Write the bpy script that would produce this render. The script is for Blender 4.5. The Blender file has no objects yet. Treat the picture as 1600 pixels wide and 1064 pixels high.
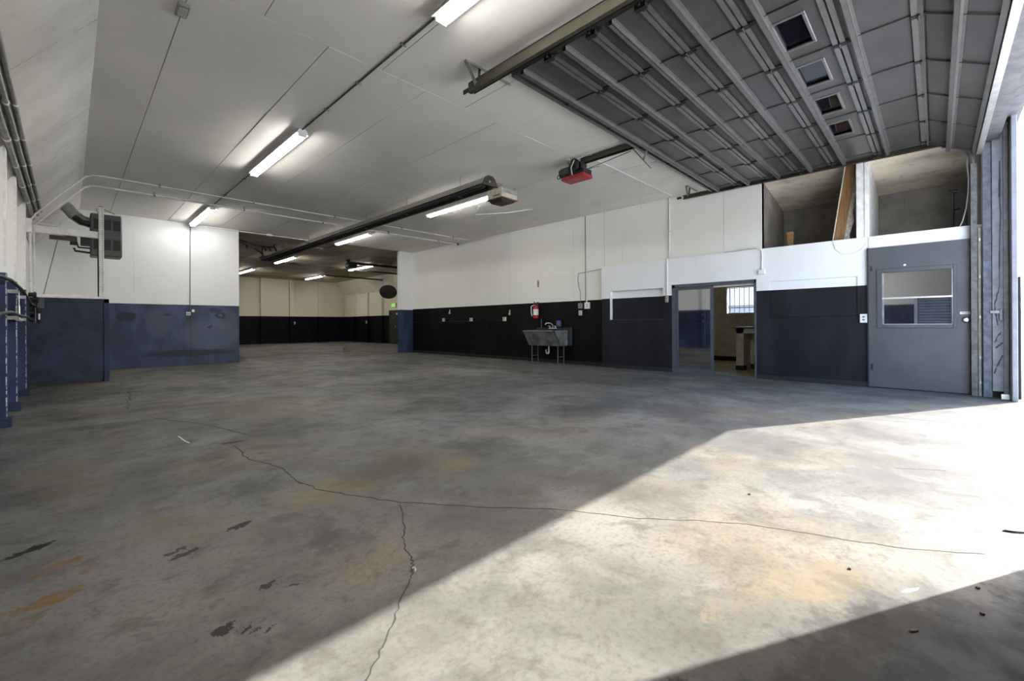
import bpy, bmesh, math, random
from mathutils import Vector, Matrix
random.seed(7)
sc = bpy.context.scene
COL = sc.collection
R = math.radians

# ------------------------------------------------------------------ camera
YAW, ROLL, FPX, CYPX, CAMH = R(45.63), R(-0.32), 677.2, 506.8, 1.1
cF = Vector((math.sin(YAW), math.cos(YAW), 0)); cR0 = Vector((math.cos(YAW), -math.sin(YAW), 0)); cU0 = Vector((0, 0, 1))
cR = cR0*math.cos(ROLL) + cU0*math.sin(ROLL); cU = -cR0*math.sin(ROLL) + cU0*math.cos(ROLL)
cam = bpy.data.cameras.new('camera'); camo = bpy.data.objects.new('camera', cam); COL.objects.link(camo)
camo.matrix_world = Matrix(((cR.x, cU.x, -cF.x, 0), (cR.y, cU.y, -cF.y, 0), (cR.z, cU.z, -cF.z, CAMH), (0, 0, 0, 1)))
cam.sensor_width = 36; cam.lens = FPX/1600*36; cam.shift_y = -(532-CYPX)/1600
cam.clip_start = 0.05; cam.clip_end = 500
sc.camera = camo

# ------------------------------------------------------------------ light
SUN_DIR = Vector((-0.882*math.cos(R(38.2)), 0.472*math.cos(R(38.2)), -math.sin(R(38.2))))
SUN_STRENGTH, SKY_STRENGTH, TUBE_STRENGTH, EXPOSURE = 11.9, 1.0, 42.0, 0.64
w = bpy.data.worlds.new('world'); sc.world = w; w.use_nodes = True
nt = w.node_tree; bg = nt.nodes['Background']
sky = nt.nodes.new('ShaderNodeTexSky'); sky.sky_type = 'NISHITA'; sky.sun_disc = False
sky.sun_elevation = R(38.2); sky.sun_rotation = math.atan2(0.882, -0.472); sky.air_density = 1.0; sky.dust_density = 1.5
nt.links.new(sky.outputs[0], bg.inputs[0]); bg.inputs[1].default_value = SKY_STRENGTH
sl = bpy.data.lights.new('sun', 'SUN'); sl.energy = SUN_STRENGTH; sl.angle = R(0.53); sl.color = (1, 0.975, 0.93)
so = bpy.data.objects.new('sun', sl); COL.objects.link(so); so.location = (30, -15, 28)
so.rotation_euler = SUN_DIR.to_track_quat('-Z', 'Y').to_euler()
def portal(name, loc, sx, sy, rot):
    l = bpy.data.lights.new(name, 'AREA'); l.shape = 'RECTANGLE'; l.size = sx; l.size_y = sy; l.cycles.is_portal = True
    o = bpy.data.objects.new(name, l); COL.objects.link(o); o.location = loc; o.rotation_euler = rot
portal('door_sky_portal', (6.35, -0.9, 1.95), 5.9, 3.9, (R(-90), 0, R(180)))
sc.view_settings.view_transform = 'Standard'; sc.view_settings.look = 'None'
sc.view_settings.gamma = 1.0; sc.view_settings.use_curve_mapping = False; sc.view_settings.exposure = EXPOSURE
sc.cycles.use_denoising = True
sc.cycles.max_bounces = 7; sc.cycles.diffuse_bounces = 4; sc.cycles.glossy_bounces = 4; sc.cycles.transmission_bounces = 6
sc.cycles.caustics_reflective = False; sc.cycles.caustics_refractive = False
sc.cycles.sample_clamp_indirect = 8.0
sc.cycles.use_adaptive_sampling = True; sc.cycles.adaptive_threshold = 0.07; sc.cycles.adaptive_min_samples = 16

# ------------------------------------------------------------------ materials
MATS = {}
class NT:
    def __init__(s, name):
        s.m = bpy.data.materials.new(name); s.m.use_nodes = True; s.t = s.m.node_tree
        s.b = s.t.nodes['Principled BSDF']; MATS[name] = s.m
        s.pos = s.t.nodes.new('ShaderNodeNewGeometry').outputs['Position']
    def n(s, k, **kw):
        x = s.t.nodes.new(k)
        for a, v in kw.items(): setattr(x, a, v)
        return x
    def l(s, a, b): s.t.links.new(a, b)
    def mapping(s, scale=(1, 1, 1), loc=(0, 0, 0), rot=(0, 0, 0), vt='POINT', src=None):
        x = s.n('ShaderNodeMapping', vector_type=vt)
        s.l(src or s.pos, x.inputs[0]); x.inputs['Location'].default_value = loc; x.inputs['Rotation'].default_value = rot; x.inputs['Scale'].default_value = scale
        return x.outputs[0]
    def noise(s, scale, detail=4, rough=0.55, vec=None, dist=0.0):
        x = s.n('ShaderNodeTexNoise'); s.l(vec or s.pos, x.inputs['Vector'])
        x.inputs['Scale'].default_value = scale; x.inputs['Detail'].default_value = detail; x.inputs['Roughness'].default_value = rough; x.inputs['Distortion'].default_value = dist
        return x.outputs['Fac'], x.outputs['Color']
    def rng(s, v, a, b, c=0.0, d=1.0, smooth=True):
        x = s.n('ShaderNodeMapRange', interpolation_type='SMOOTHSTEP' if smooth else 'LINEAR')
        s.l(v, x.inputs[0])
        for i, q in enumerate((a, b, c, d)): x.inputs[i+1].default_value = q
        return x.outputs[0]
    def math(s, op, a, b=None):
        x = s.n('ShaderNodeMath', operation=op)
        for i, q in enumerate((a, b)):
            if q is None: continue
            if isinstance(q, (int, float)): x.inputs[i].default_value = q
            else: s.l(q, x.inputs[i])
        return x.outputs[0]
    def mix(s, f, a, b, mode='MIX'):
        x = s.n('ShaderNodeMix', data_type='RGBA', blend_type=mode)
        for i, q in ((0, f), (6, a), (7, b)):
            if isinstance(q, (int, float)): x.inputs[i].default_value = q
            elif isinstance(q, tuple): x.inputs[i].default_value = (*q, 1)
            else: s.l(q, x.inputs[i])
        return x.outputs[2]
    def bump(s, h, strength=0.2, dist=0.01):
        x = s.n('ShaderNodeBump'); x.inputs['Strength'].default_value = strength; x.inputs['Distance'].default_value = dist
        s.l(h, x.inputs['Height']); s.l(x.outputs[0], s.b.inputs['Normal'])
    def sepz(s):
        x = s.n('ShaderNodeSeparateXYZ'); s.l(s.pos, x.inputs[0]); return x.outputs
    def col(s, c): s.l(c, s.b.inputs['Base Color'])
    def set(s, rough=0.5, metal=0.0, spec=0.5):
        s.b.inputs['Roughness'].default_value = rough; s.b.inputs['Metallic'].default_value = metal; s.b.inputs['Specular IOR Level'].default_value = spec

def simple(name, c, rough=0.5, metal=0.0, spec=0.5, var=0.12, scale=9.0):
    t = NT(name); t.set(rough, metal, spec)
    f, _ = t.noise(scale, 5, 0.6)
    d = tuple(x*(1-var) for x in c); e = tuple(min(1, x*(1+var)) for x in c)
    t.col(t.mix(t.rng(f, .3, .7), d, e)); return MATS[name]

def emissive(name, c, strength):
    t = NT(name); t.b.inputs['Base Color'].default_value = (*c, 1)
    t.b.inputs['Emission Color'].default_value = (*c, 1); t.b.inputs['Emission Strength'].default_value = strength
    return MATS[name]

def two_tone(name, top, low, zd, rough_top=0.55, rough_low=0.35, spec_low=0.5, dirt=0.12, scuff=0.35, stains=()):
    t = NT(name); x, y, z = t.sepz()
    f1, _ = t.noise(1.3, 6, 0.6); f2, _ = t.noise(7, 6, 0.65)
    fs, _ = t.noise(2.2, 5, 0.6, t.mapping((1, 1, 0.35)))
    up = t.mix(t.rng(f1, .35, .75, 0, dirt), top, tuple(c*.72 for c in top))
    lo = t.mix(t.rng(fs, .42, .7, 0, scuff), low, tuple(min(1, c*2.6+.004) for c in low))
    lo = t.mix(t.rng(f2, .6, .75, 0, .35), lo, tuple(c*.45 for c in low))
    if stains:
        _, cn = t.noise(9, 4, .7); a = t.n('ShaderNodeVectorMath', operation='MULTIPLY_ADD'); t.l(cn, a.inputs[0]); a.inputs[1].default_value = (.16, 0, .16); t.l(t.pos, a.inputs[2])
        for (sx, sz, rx, rz, amt, cc) in stains:
            ln = t.n('ShaderNodeVectorMath', operation='LENGTH'); t.l(t.mapping((rx, 500, rz), (sx+.08, 0, sz+.08), (0, 0, 0), 'TEXTURE', a.outputs[0]), ln.inputs[0])
            lo = t.mix(t.rng(ln.outputs['Value'], 1.0, .6, 0, amt), lo, cc)
    k = t.math('GREATER_THAN', z, zd)
    t.col(t.mix(k, lo, up)); t.set(0.5, 0, spec_low)
    r = t.n('ShaderNodeMix', data_type='FLOAT'); t.l(k, r.inputs[0]); r.inputs[2].default_value = rough_low; r.inputs[3].default_value = rough_top
    t.l(r.outputs[0], t.b.inputs['Roughness']); t.bump(f2, .06, .01)
    return MATS[name]

WHITE = (0.70, 0.70, 0.68)
two_tone('wall_white_black', (0.84, 0.83, 0.78), (0.0045, 0.0045, 0.004), 1.73, rough_low=0.5, spec_low=0.12, scuff=.3)  # dado near black: its dim facing put into the shared dark paint's colour
two_tone('wall_white_charcoal', (0.87, 0.875, 0.88), (0.013, 0.0135, 0.017), 1.735, rough_low=0.45, spec_low=0.18)
two_tone('wall_white_navy', (0.87, 0.875, 0.88), (0.026, 0.038, 0.080), 1.70, rough_low=0.45, spec_low=0.25, scuff=.75)  # bluer dado: sky reflection on the same dark paint put into its colour
NV = (0.026, 0.038, 0.080); DK = (.012, .014, .022); LT = (.085, .105, .155)  # NV holds the same painted-in sky reflection
two_tone('wall_back_paint', (0.87, 0.875, 0.88), NV, 1.70, rough_low=0.45, spec_low=0.25, scuff=.5, stains=[(2.9, .85, .9, .55, .65, LT), (1.7, 1.2, .35, .45, .4, LT), (3.2, 1.3, .45, .35, .4, LT), (1.05, 1.36, .26, .15, .8, DK), (3.12, 1.40, .17, .13, .75, DK), (3.12, 1.40, .07, .06, .8, LT), (2.86, 1.08, .07, .05, .8, DK), (1.9, 1.42, .12, .05, .7, DK), (2.4, .34, 1.3, .12, .8, DK), (3.0, 1.56, .2, .08, .7, DK)])
two_tone('wall_cream_black', (0.80, 0.745, 0.58), (0.004, 0.004, 0.006), 1.68, rough_low=0.55, spec_low=0.12)

# ceiling sheet paint: warm off white with soot clouds
t = NT('ceiling_paint'); f1, _ = t.noise(0.45, 5, 0.55); f2, _ = t.noise(2.3, 6, 0.65, t.mapping((1, .4, 1))); f3, _ = t.noise(30, 3)
c = t.mix(t.rng(f1, .32, .72), (0.86, 0.838, 0.77), (0.74, 0.725, 0.67))
c = t.mix(t.rng(f2, .55, .8, 0, .3), c, (0.46, 0.445, 0.41)); c = t.mix(t.rng(f3, .68, .74, 0, .25), c, (.3, .29, .27))
t.col(c); t.set(.6, 0, .3); t.bump(f2, .05, .01)
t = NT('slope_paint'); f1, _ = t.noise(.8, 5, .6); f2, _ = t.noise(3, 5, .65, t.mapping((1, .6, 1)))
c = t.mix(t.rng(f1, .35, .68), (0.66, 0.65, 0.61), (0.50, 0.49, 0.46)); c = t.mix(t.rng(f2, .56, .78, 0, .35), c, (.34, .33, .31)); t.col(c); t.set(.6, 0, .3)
t = NT('stained_ceiling'); f1, _ = t.noise(1.0, 6, 0.6, t.mapping((1, .5, 1))); f2, _ = t.noise(6, 5, .6)
c = t.mix(t.rng(f1, .35, .65), (0.86, 0.79, 0.64), (0.42, 0.36, 0.28)); c = t.mix(t.rng(f2, .55, .75, 0, .4), c, (.12, .1, .08)); t.col(c); t.set(.7, 0, .2)
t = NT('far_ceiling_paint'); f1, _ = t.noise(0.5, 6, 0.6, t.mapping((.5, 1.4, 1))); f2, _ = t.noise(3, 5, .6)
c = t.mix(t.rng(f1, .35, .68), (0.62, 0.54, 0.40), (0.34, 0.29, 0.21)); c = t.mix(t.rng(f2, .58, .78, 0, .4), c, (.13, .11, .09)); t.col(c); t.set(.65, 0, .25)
t = NT('loft_wall'); f1, _ = t.noise(1.6, 6, 0.6)
t.col(t.mix(t.rng(f1, .3, .7), (0.36, 0.33, 0.29), (0.20, 0.185, 0.17))); t.set(.75, 0, .2)

# concrete floor with stains that have their own shapes
t = NT('concrete'); X_, Y_, Z_ = t.sepz()
f1, _ = t.noise(0.55, 5, .6, dist=.4); f2, _ = t.noise(2.6, 5, .65); f3, _ = t.noise(38, 4, .6); f4, _ = t.noise(1.0, 6, .6, t.mapping((1.6, .35, 1), rot=(0, 0, .35)), .3)
f5, _ = t.noise(.9, 5, .55, t.mapping(loc=(7, 3, 0)))
f6, _ = t.noise(1.7, 5, .68, t.mapping(loc=(3, 11, 0)), .6); f7, _ = t.noise(5.5, 5, .7, dist=.5); f8, _ = t.noise(90, 3, .6)
c = t.mix(t.rng(f1, .36, .64), (0.155, 0.153, 0.142), (0.285, 0.28, 0.265))
c = t.mix(t.rng(f4, .46, .68, 0, .4), c, (0.125, 0.117, 0.118))
c = t.mix(t.rng(f5, .50, .66, 0, .55), c, (0.265, 0.222, 0.160))
c = t.mix(t.rng(f6, .50, .66, 0, .5), c, (0.115, 0.113, 0.108)); c = t.mix(t.rng(f6, .47, .36, 0, .35), c, (0.31, 0.305, 0.29))
c = t.mix(t.rng(f7, .50, .68, 0, .6), c, (0.118, 0.112, 0.096)); c = t.mix(t.rng(f3, .45, .70, 0, .32), c, (.085, .083, .076)); c = t.mix(t.rng(f8, .60, .75, 0, .4), c, (.07, .068, .06))
fw, cw = t.noise(7, 5, .7); fw2, cw2 = t.noise(22, 4, .7)
def warp(amp, colr):
    a = t.n('ShaderNodeVectorMath', operation='SUBTRACT'); t.l(colr, a.inputs[0]); a.inputs[1].default_value = (.5, .5, .5)
    b = t.n('ShaderNodeVectorMath', operation='SCALE'); t.l(a.outputs[0], b.inputs[0]); b.inputs['Scale'].default_value = amp
    d = t.n('ShaderNodeVectorMath', operation='ADD'); t.l(t.pos, d.inputs[0]); t.l(b.outputs[0], d.inputs[1]); return d.outputs[0]
wv, wv2 = warp(.55, cw), warp(.13, cw2)
def blobs(src, items, soft=(1.0, .8)):
    acc = None
    for (x, y, rx, ry, a) in items:
        mpx = t.mapping((rx, ry, 50), (x, y, 0), (0, 0, a), 'TEXTURE', src)
        ln = t.n('ShaderNodeVectorMath', operation='LENGTH'); t.l(mpx, ln.inputs[0])
        k = t.rng(ln.outputs['Value'], soft[0], soft[1]); acc = k if acc is None else t.math('MAXIMUM', acc, k)
    return acc
rust = blobs(wv2, [(-.04, 2.56, .10, .055, .2), (-.15, 2.53, .045, .035, 0), (-.12, 2.44, .06, .03, .3), (-.05, 2.88, .11, .05, .5), (.06, 2.75, .05, .03, .5)])
c = t.mix(t.math('MULTIPLY', rust, t.rng(f7, .40, .58, .95, .35)), c, (0.235, 0.145, 0.050))
tan = blobs(wv, [(-.05, 4.7, .30, .35, .3), (.05, 4.2, .22, .2, .3), (.02, 3.8, .12, .1, 0), (.45, 3.0, .25, .3, .4), (2.25, .36, .24, .13, -.5), (1.85, .56, .18, .07, -.5), (1.3, 2.9, .5, .3, 0), (2.0, 3.0, .4, .5, .6), (2.0, 6.3, .8, 1.0, .2)])
c = t.mix(t.math('MULTIPLY', tan, t.rng(f2, .35, .6, .08, .42)), c, (0.29, 0.23, 0.13))
dark = blobs(wv2, [(-.14, 3.19, .11, .035, .55), (.39, 2.60, .065, .03, .6), (.36, 2.66, .05, .02, .6), (.65, 2.74, .075, .03, .3), (.38, 1.85, .035, .03, 0), (.405, 1.865, .03, .02, .5), (.44, 1.80, .03, .012, .5), (.475, 1.77, .02, .012, 0), (.5, 1.73, .016, .01, 0), (.58, 2.03, .045, .018, .2), (.66, 1.94, .02, .012, 0), (1.08, 4.75, .1, .04, 0)])
c = t.mix(t.math('MULTIPLY', dark, t.rng(f2, .3, .6, .97, .7)), c, (0.020, 0.019, 0.018))
oil = blobs(wv, [(1.75, 3.0, .55, .45, 0), (2.6, 2.9, .5, .45, .3), (.9, 3.3, .25, .35, 0), (3.6, 5.0, 1.0, .6, .5), (4.5, 3.2, .8, .5, 0), (5.0, 9.5, 1.4, 1.2, 0), (6.6, 11.5, 1.0, 2.2, 0), (2.4, 12.6, 1.5, .5, 0), (.95, 2.2, .2, .25, 0), (7.4, 8.5, .18, 3.6, 0), (6.9, 5.0, .15, 2.6, .05), (1.3, 9.5, 1.0, .5, 0), (.3, 6.6, .5, .25, 0)], (1.0, .3))
c = t.mix(t.math('MULTIPLY', oil, .55), c, (0.085, 0.085, 0.083))
rings = blobs(wv, [(1.55, 2.5, .33, .33, 0)], (1.0, .9)); rings2 = blobs(wv, [(1.55, 2.5, .31, .31, 0)], (1.0, .9))
c = t.mix(t.math('MULTIPLY', t.math('SUBTRACT', rings, rings2), .10), c, (.6, .58, .54))
# damp patches near the threshold, spread wide to paint that floor's shade darker
damp_shade = blobs(wv, [(1.95, -.02, .80, .33, -.5), (1.25, .36, .45, .2, -.5), (2.8, -.48, .6, .28, -.4), (1.5, 0, .6, .4, -.5)], (1.0, .6))
c = t.mix(t.math('MULTIPLY', damp_shade, t.rng(f7, .35, .62, .95, .6)), c, (.060, .058, .055))
c = t.mix(1.0, c, (.66, .648, .625), 'MULTIPLY')
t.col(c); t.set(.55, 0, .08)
rr = t.n('ShaderNodeMix', data_type='FLOAT'); t.l(t.rng(f2, .35, .7), rr.inputs[0]); rr.inputs[2].default_value = .48; rr.inputs[3].default_value = .72
t.l(rr.outputs[0], t.b.inputs['Roughness']); t.bump(t.math('ADD', f3, t.math('MULTIPLY', f2, 2.0)), .10, .006)

simple('crack', (.035, .033, .03), .9, var=.3)
simple('joint_filler', (.10, .10, .105), .9, var=.2, scale=20)
simple('apron', (.62, .60, .57), .8, var=.15, scale=2)
simple('gravel', (.40, .37, .33), .9, var=.4, scale=14)
simple('white_metal', (.82, .82, .81), .45)
simple('white_paint', (.86, .86, .85), .5)
simple('cream_paint', (.80, .75, .62), .55)
simple('navy_paint', (.024, .034, .066), .45, spec=.25, scale=3, var=.3)
simple('navy_chip', (.45, .48, .55), .6, var=.4, scale=40)
simple('charcoal_paint', (.020, .022, .028), .4)
simple('grey_door_paint', (.075, .077, .086), .42, scale=2.5)
simple('grey_frame_paint', (.075, .08, .10), .4)
simple('section_grey', (.085, .085, .083), .38, metal=.25, scale=2.5, var=.10)
simple('strut_grey', (.18, .18, .175), .35, metal=.4)
simple('galvanized', (.30, .30, .285), .48, metal=.5, var=.2)
simple('dull_galvanized', (.13, .128, .12), .55, metal=.4, var=.35, scale=14)
simple('bright_steel', (.75, .75, .72), .3, metal=.8)
simple('bronze_track', (.062, .058, .038), .45, metal=.25)
simple('black_metal', (.015, .015, .015), .4, var=.3)
simple('black_rubber', (.010, .010, .011), .5, var=.3)
simple('heater_black', (.012, .012, .012), .5, var=.3)
simple('heater_hood', (.42, .41, .36), .35, metal=.5)
simple('heater_brown', (.055, .045, .035), .5, var=.3)
simple('dark_grey_metal', (.085, .085, .092), .42)
simple('red_plastic', (.42, .03, .035), .4)
simple('red_paint', (.42, .015, .02), .3)
simple('label_white', (.75, .74, .72), .6)
simple('ink', (.03, .03, .03), .7)
simple('rust_brown', (.25, .14, .065), .8, var=.45, scale=12)
simple('burner_white', (.68, .64, .52), .5, var=.2, scale=7)
simple('header_paint', (.10, .102, .115), .6, var=.3, scale=6)
simple('wood_post', (.14, .15, .19), .6, var=.3, scale=12)
simple('jamb_paint', (.24, .245, .27), .55, var=.18)
simple('outer_post', (.24, .24, .27), .5)
simple('torn_edge', (.06, .06, .065), .8)
simple('soap_blue', (.09, .10, .22), .5)
simple('pvc', (.60, .60, .57), .4)
simple('beige_plastic', (.55, .53, .46), .5)
simple('carpet_tan', (.42, .36, .20), .8, var=.25)
simple('office_wall', (.80, .75, .64), .6)
simple('eave_paint', (.45, .45, .45), .6)
simple('house_wall', (.55, .56, .60), .8); simple('house_roof', (.34, .36, .42), .8)
simple('dark_olive', (.030, .030, .016), .5)
simple('gypsum', (.70, .66, .60), .8, var=.3, scale=25)
simple('leaf', (.07, .05, .02), .8)
t = NT('plank_wood'); fa, _ = t.noise(5, 6, .6, t.mapping((8, 8, .6))); t.col(t.mix(t.rng(fa, .3, .7), (.34, .20, .09), (.19, .10, .04))); t.set(.6, 0, .3)
t = NT('sink_steel'); fa, _ = t.noise(4, 6, .65); t.col(t.mix(t.rng(fa, .35, .68), (.42, .43, .40), (.17, .18, .17))); t.set(.38, .6, .5)
# tinted mirror-like glazing
def glass(name, tint, refl, trans):
    t = NT(name); nt = t.t; out = nt.nodes['Material Output']
    g = t.n('ShaderNodeBsdfGlossy'); g.inputs['Roughness'].default_value = .03; g.inputs['Color'].default_value = (.92, .95, 1, 1)
    tr = t.n('ShaderNodeBsdfTransparent'); tr.inputs['Color'].default_value = (*trans, 1)
    d = t.n('ShaderNodeBsdfDiffuse'); d.inputs['Color'].default_value = (*tint, 1)
    m1 = t.n('ShaderNodeMixShader'); m1.inputs[0].default_value = .25; t.l(tr.outputs[0], m1.inputs[1]); t.l(d.outputs[0], m1.inputs[2])
    m2 = t.n('ShaderNodeMixShader'); m2.inputs[0].default_value = refl; t.l(m1.outputs[0], m2.inputs[1]); t.l(g.outputs[0], m2.inputs[2])
    t.l(m2.outputs[0], out.inputs['Surface'])
glass('tinted_glass', (.02, .022, .03), .42, (.05, .055, .06))
glass('clear_glass', (.3, .32, .35), .06, (.96, .97, 1.0))
glass('door_light_glass', (.02, .02, .03), .10, (.10, .10, .13))
emissive('tube_light', (1.0, .985, .95), TUBE_STRENGTH)
emissive('exit_green', (.30, .75, .15), .55)

# ------------------------------------------------------------------ mesh builder
class MB:
    def __init__(s): s.v = []; s.f = []; s.sm = []
    def add(s, vs, fs, smooth=False):
        o = len(s.v); s.v += [tuple(p) for p in vs]; s.f += [tuple(i+o for i in q) for q in fs]; s.sm += [smooth]*len(fs); return s
    def box(s, x0, x1, y0, y1, z0, z1):
        if x0 > x1: x0, x1 = x1, x0
        if y0 > y1: y0, y1 = y1, y0
        if z0 > z1: z0, z1 = z1, z0
        return s.add([(x0,y0,z0),(x1,y0,z0),(x1,y1,z0),(x0,y1,z0),(x0,y0,z1),(x1,y0,z1),(x1,y1,z1),(x0,y1,z1)],
                     [(3,2,1,0),(4,5,6,7),(0,1,5,4),(1,2,6,5),(2,3,7,6),(3,0,4,7)])
    def tube(s, pts, r, n=8, caps=True):
        pts = [Vector(p) for p in pts]; rs = r if isinstance(r, (list, tuple)) else [r]*len(pts)
        rings = []; prev = None
        for i, p in enumerate(pts):
            d = (pts[min(i+1, len(pts)-1)] - pts[max(i-1, 0)]).normalized()
            if prev is None:
                a = Vector((0, 0, 1)) if abs(d.z) < .9 else Vector((1, 0, 0)); u = d.cross(a).normalized()
            else: u = (prev - d*prev.dot(d)).normalized()
            prev = u; v = d.cross(u)
            rings.append([p + (u*math.cos(2*math.pi*k/n) + v*math.sin(2*math.pi*k/n))*rs[i] for k in range(n)])
        vs = [q for rg in rings for q in rg]; fs = []
        for i in range(len(pts)-1):
            for k in range(n):
                fs.append((i*n+k, i*n+(k+1) % n, (i+1)*n+(k+1) % n, (i+1)*n+k))
        s.add(vs, fs, True)
        if caps:
            s.add(rings[0], [tuple(range(n))[::-1]]); s.add(rings[-1], [tuple(range(n))])
        return s
    def prism(s, poly, axis, a, b):
        # poly: list of 2-D points in the two other axes (order x,y,z without axis)
        def P(p, q): return {0: (q, p[0], p[1]), 1: (p[0], q, p[1]), 2: (p[0], p[1], q)}[axis]
        n = len(poly); vs = [P(p, a) for p in poly] + [P(p, b) for p in poly]
        return s.add(vs, [tuple(range(n))[::-1], tuple(range(n, 2*n))] + [(i, (i+1) % n, n+(i+1) % n, n+i) for i in range(n)])
    def lathe(s, prof, c, axis=2, n=16):
        c = Vector(c); vs = []
        for (r, h) in prof:
            for k in range(n):
                a = 2*math.pi*k/n; x, y = r*math.cos(a), r*math.sin(a)
                vs.append(c + Vector({2: (x, y, h), 0: (h, x, y), 1: (y, h, x)}[axis]))
        fs = [(i*n+k, i*n+(k+1) % n, (i+1)*n+(k+1) % n, (i+1)*n+k) for i in range(len(prof)-1) for k in range(n)]
        s.add(vs, fs, True); s.add(vs[:n], [tuple(range(n))[::-1]]); s.add(vs[-n:], [tuple(range(n))]); return s
    def obox(s, o, u, v, wv, lu, lv, lw):
        # oriented box from corner o
        o, u, v, wv = Vector(o), Vector(u).normalized()*lu, Vector(v).normalized()*lv, Vector(wv).normalized()*lw
        p = [o, o+u, o+u+v, o+v]; p = p + [q+wv for q in p]
        return s.add(p, [(3,2,1,0),(4,5,6,7),(0,1,5,4),(1,2,6,5),(2,3,7,6),(3,0,4,7)])
    def beam(s, a, b, wdt, h, up=(0, 0, 1)):
        a, b = Vector(a), Vector(b); d = (b-a); L = d.length; d.normalize(); up = Vector(up)
        if abs(d.dot(up)) > .95: up = Vector((1, 0, 0))
        u = d.cross(up).normalized(); v = u.cross(d)
        return s.obox(a - u*wdt/2 - v*h/2, d, u, v, L, wdt, h)
    def build(s, name, mat, parent=None, bevel=0.0, **props):
        xs = [p[0] for p in s.v]; ys = [p[1] for p in s.v]; zs = [p[2] for p in s.v]
        c = Vector(((min(xs)+max(xs))/2, (min(ys)+max(ys))/2, min(zs)))
        me = bpy.data.meshes.new(name); me.from_pydata([tuple(Vector(p)-c) for p in s.v], [], s.f); me.update()
        for p, k in zip(me.polygons, s.sm): p.use_smooth = k
        bm = bmesh.new(); bm.from_mesh(me)
        bmesh.ops.recalc_face_normals(bm, faces=bm.faces)
        if bevel: bmesh.ops.bevel(bm, geom=[e for e in bm.edges if e.calc_face_angle(0) > .6], offset=bevel, segments=1, affect='EDGES', clamp_overlap=True)
        bm.to_mesh(me); bm.free()
        me.materials.append(MATS[mat])
        o = bpy.data.objects.new(name, me); COL.objects.link(o)
        place(o, c, parent); tag(o, **props); return o
WLOC = {}
def place(o, c, parent):
    c = Vector(c); WLOC[o.name] = c
    if parent is not None: o.parent = parent; o.location = c - WLOC[parent.name]
    else: o.location = c
def tag(o, label=None, cat=None, group=None, kind=None):
    if label: o['label'] = label
    if cat: o['category'] = cat
    if group: o['group'] = group
    if kind: o['kind'] = kind
def empty(name, loc, label, cat, group=None, kind=None):
    o = bpy.data.objects.new(name, None); COL.objects.link(o); o.empty_display_size = .1
    place(o, loc, None); tag(o, label, cat, group, kind); return o
def copy_tree(o, loc=None, parent=None, label=None):
    c = o.copy(); COL.objects.link(c); c.parent = parent
    if loc is not None: c.location = loc
    if label: c['label'] = label
    for ch in list(o.children): copy_tree(ch, None, c)
    return c
def struct(mb, name, mat, label, parent=None, cat=None, **kw):
    return mb.build(name, mat, parent, label=label, kind='structure', **kw)
def grid(mb, axis, a, b, us, vs, holes):
    """cells of a wall of thickness a..b along axis; us, vs bounds; holes (u0,u1,v0,v1) left open."""
    U = sorted(set(us + [h[0] for h in holes] + [h[1] for h in holes])); V = sorted(set(vs + [h[2] for h in holes] + [h[3] for h in holes]))
    U = [u for u in U if us[0] <= u <= us[-1]]; V = [v for v in V if vs[0] <= v <= vs[-1]]
    for i in range(len(U)-1):
        for j in range(len(V)-1):
            cu, cv = (U[i]+U[i+1])/2, (V[j]+V[j+1])/2
            if any(h[0] < cu < h[1] and h[2] < cv < h[3] for h in holes): continue
            if axis == 0: mb.box(a, b, U[i], U[i+1], V[j], V[j+1])
            elif axis == 1: mb.box(U[i], U[i+1], a, b, V[j], V[j+1])
            else: mb.box(U[i], U[i+1], V[j], V[j+1], a, b)
    return mb
def text_mesh(txt, name, size, loc, xdir, ydir, mat, parent, depth=.001):
    cu = bpy.data.curves.new(name, 'FONT'); cu.body = txt; cu.size = size; cu.align_x = 'CENTER'; cu.align_y = 'CENTER'; cu.extrude = depth
    to = bpy.data.objects.new(name+'_tmp', cu); me = bpy.data.meshes.new_from_object(to); bpy.data.objects.remove(to); bpy.data.curves.remove(cu)
    x, y = Vector(xdir), Vector(ydir); z = x.cross(y)
    me.transform(Matrix(((x.x, y.x, z.x, 0), (x.y, y.y, z.y, 0), (x.z, y.z, z.z, 0), (0, 0, 0, 1))))
    me.materials.append(MATS[mat]); o = bpy.data.objects.new(name, me); COL.objects.link(o); place(o, loc, parent); return o

XL, XR, XO, YB, YD, ZC = -.62, 9.68, 9.54, 15.05, -.5, 4.0
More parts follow.
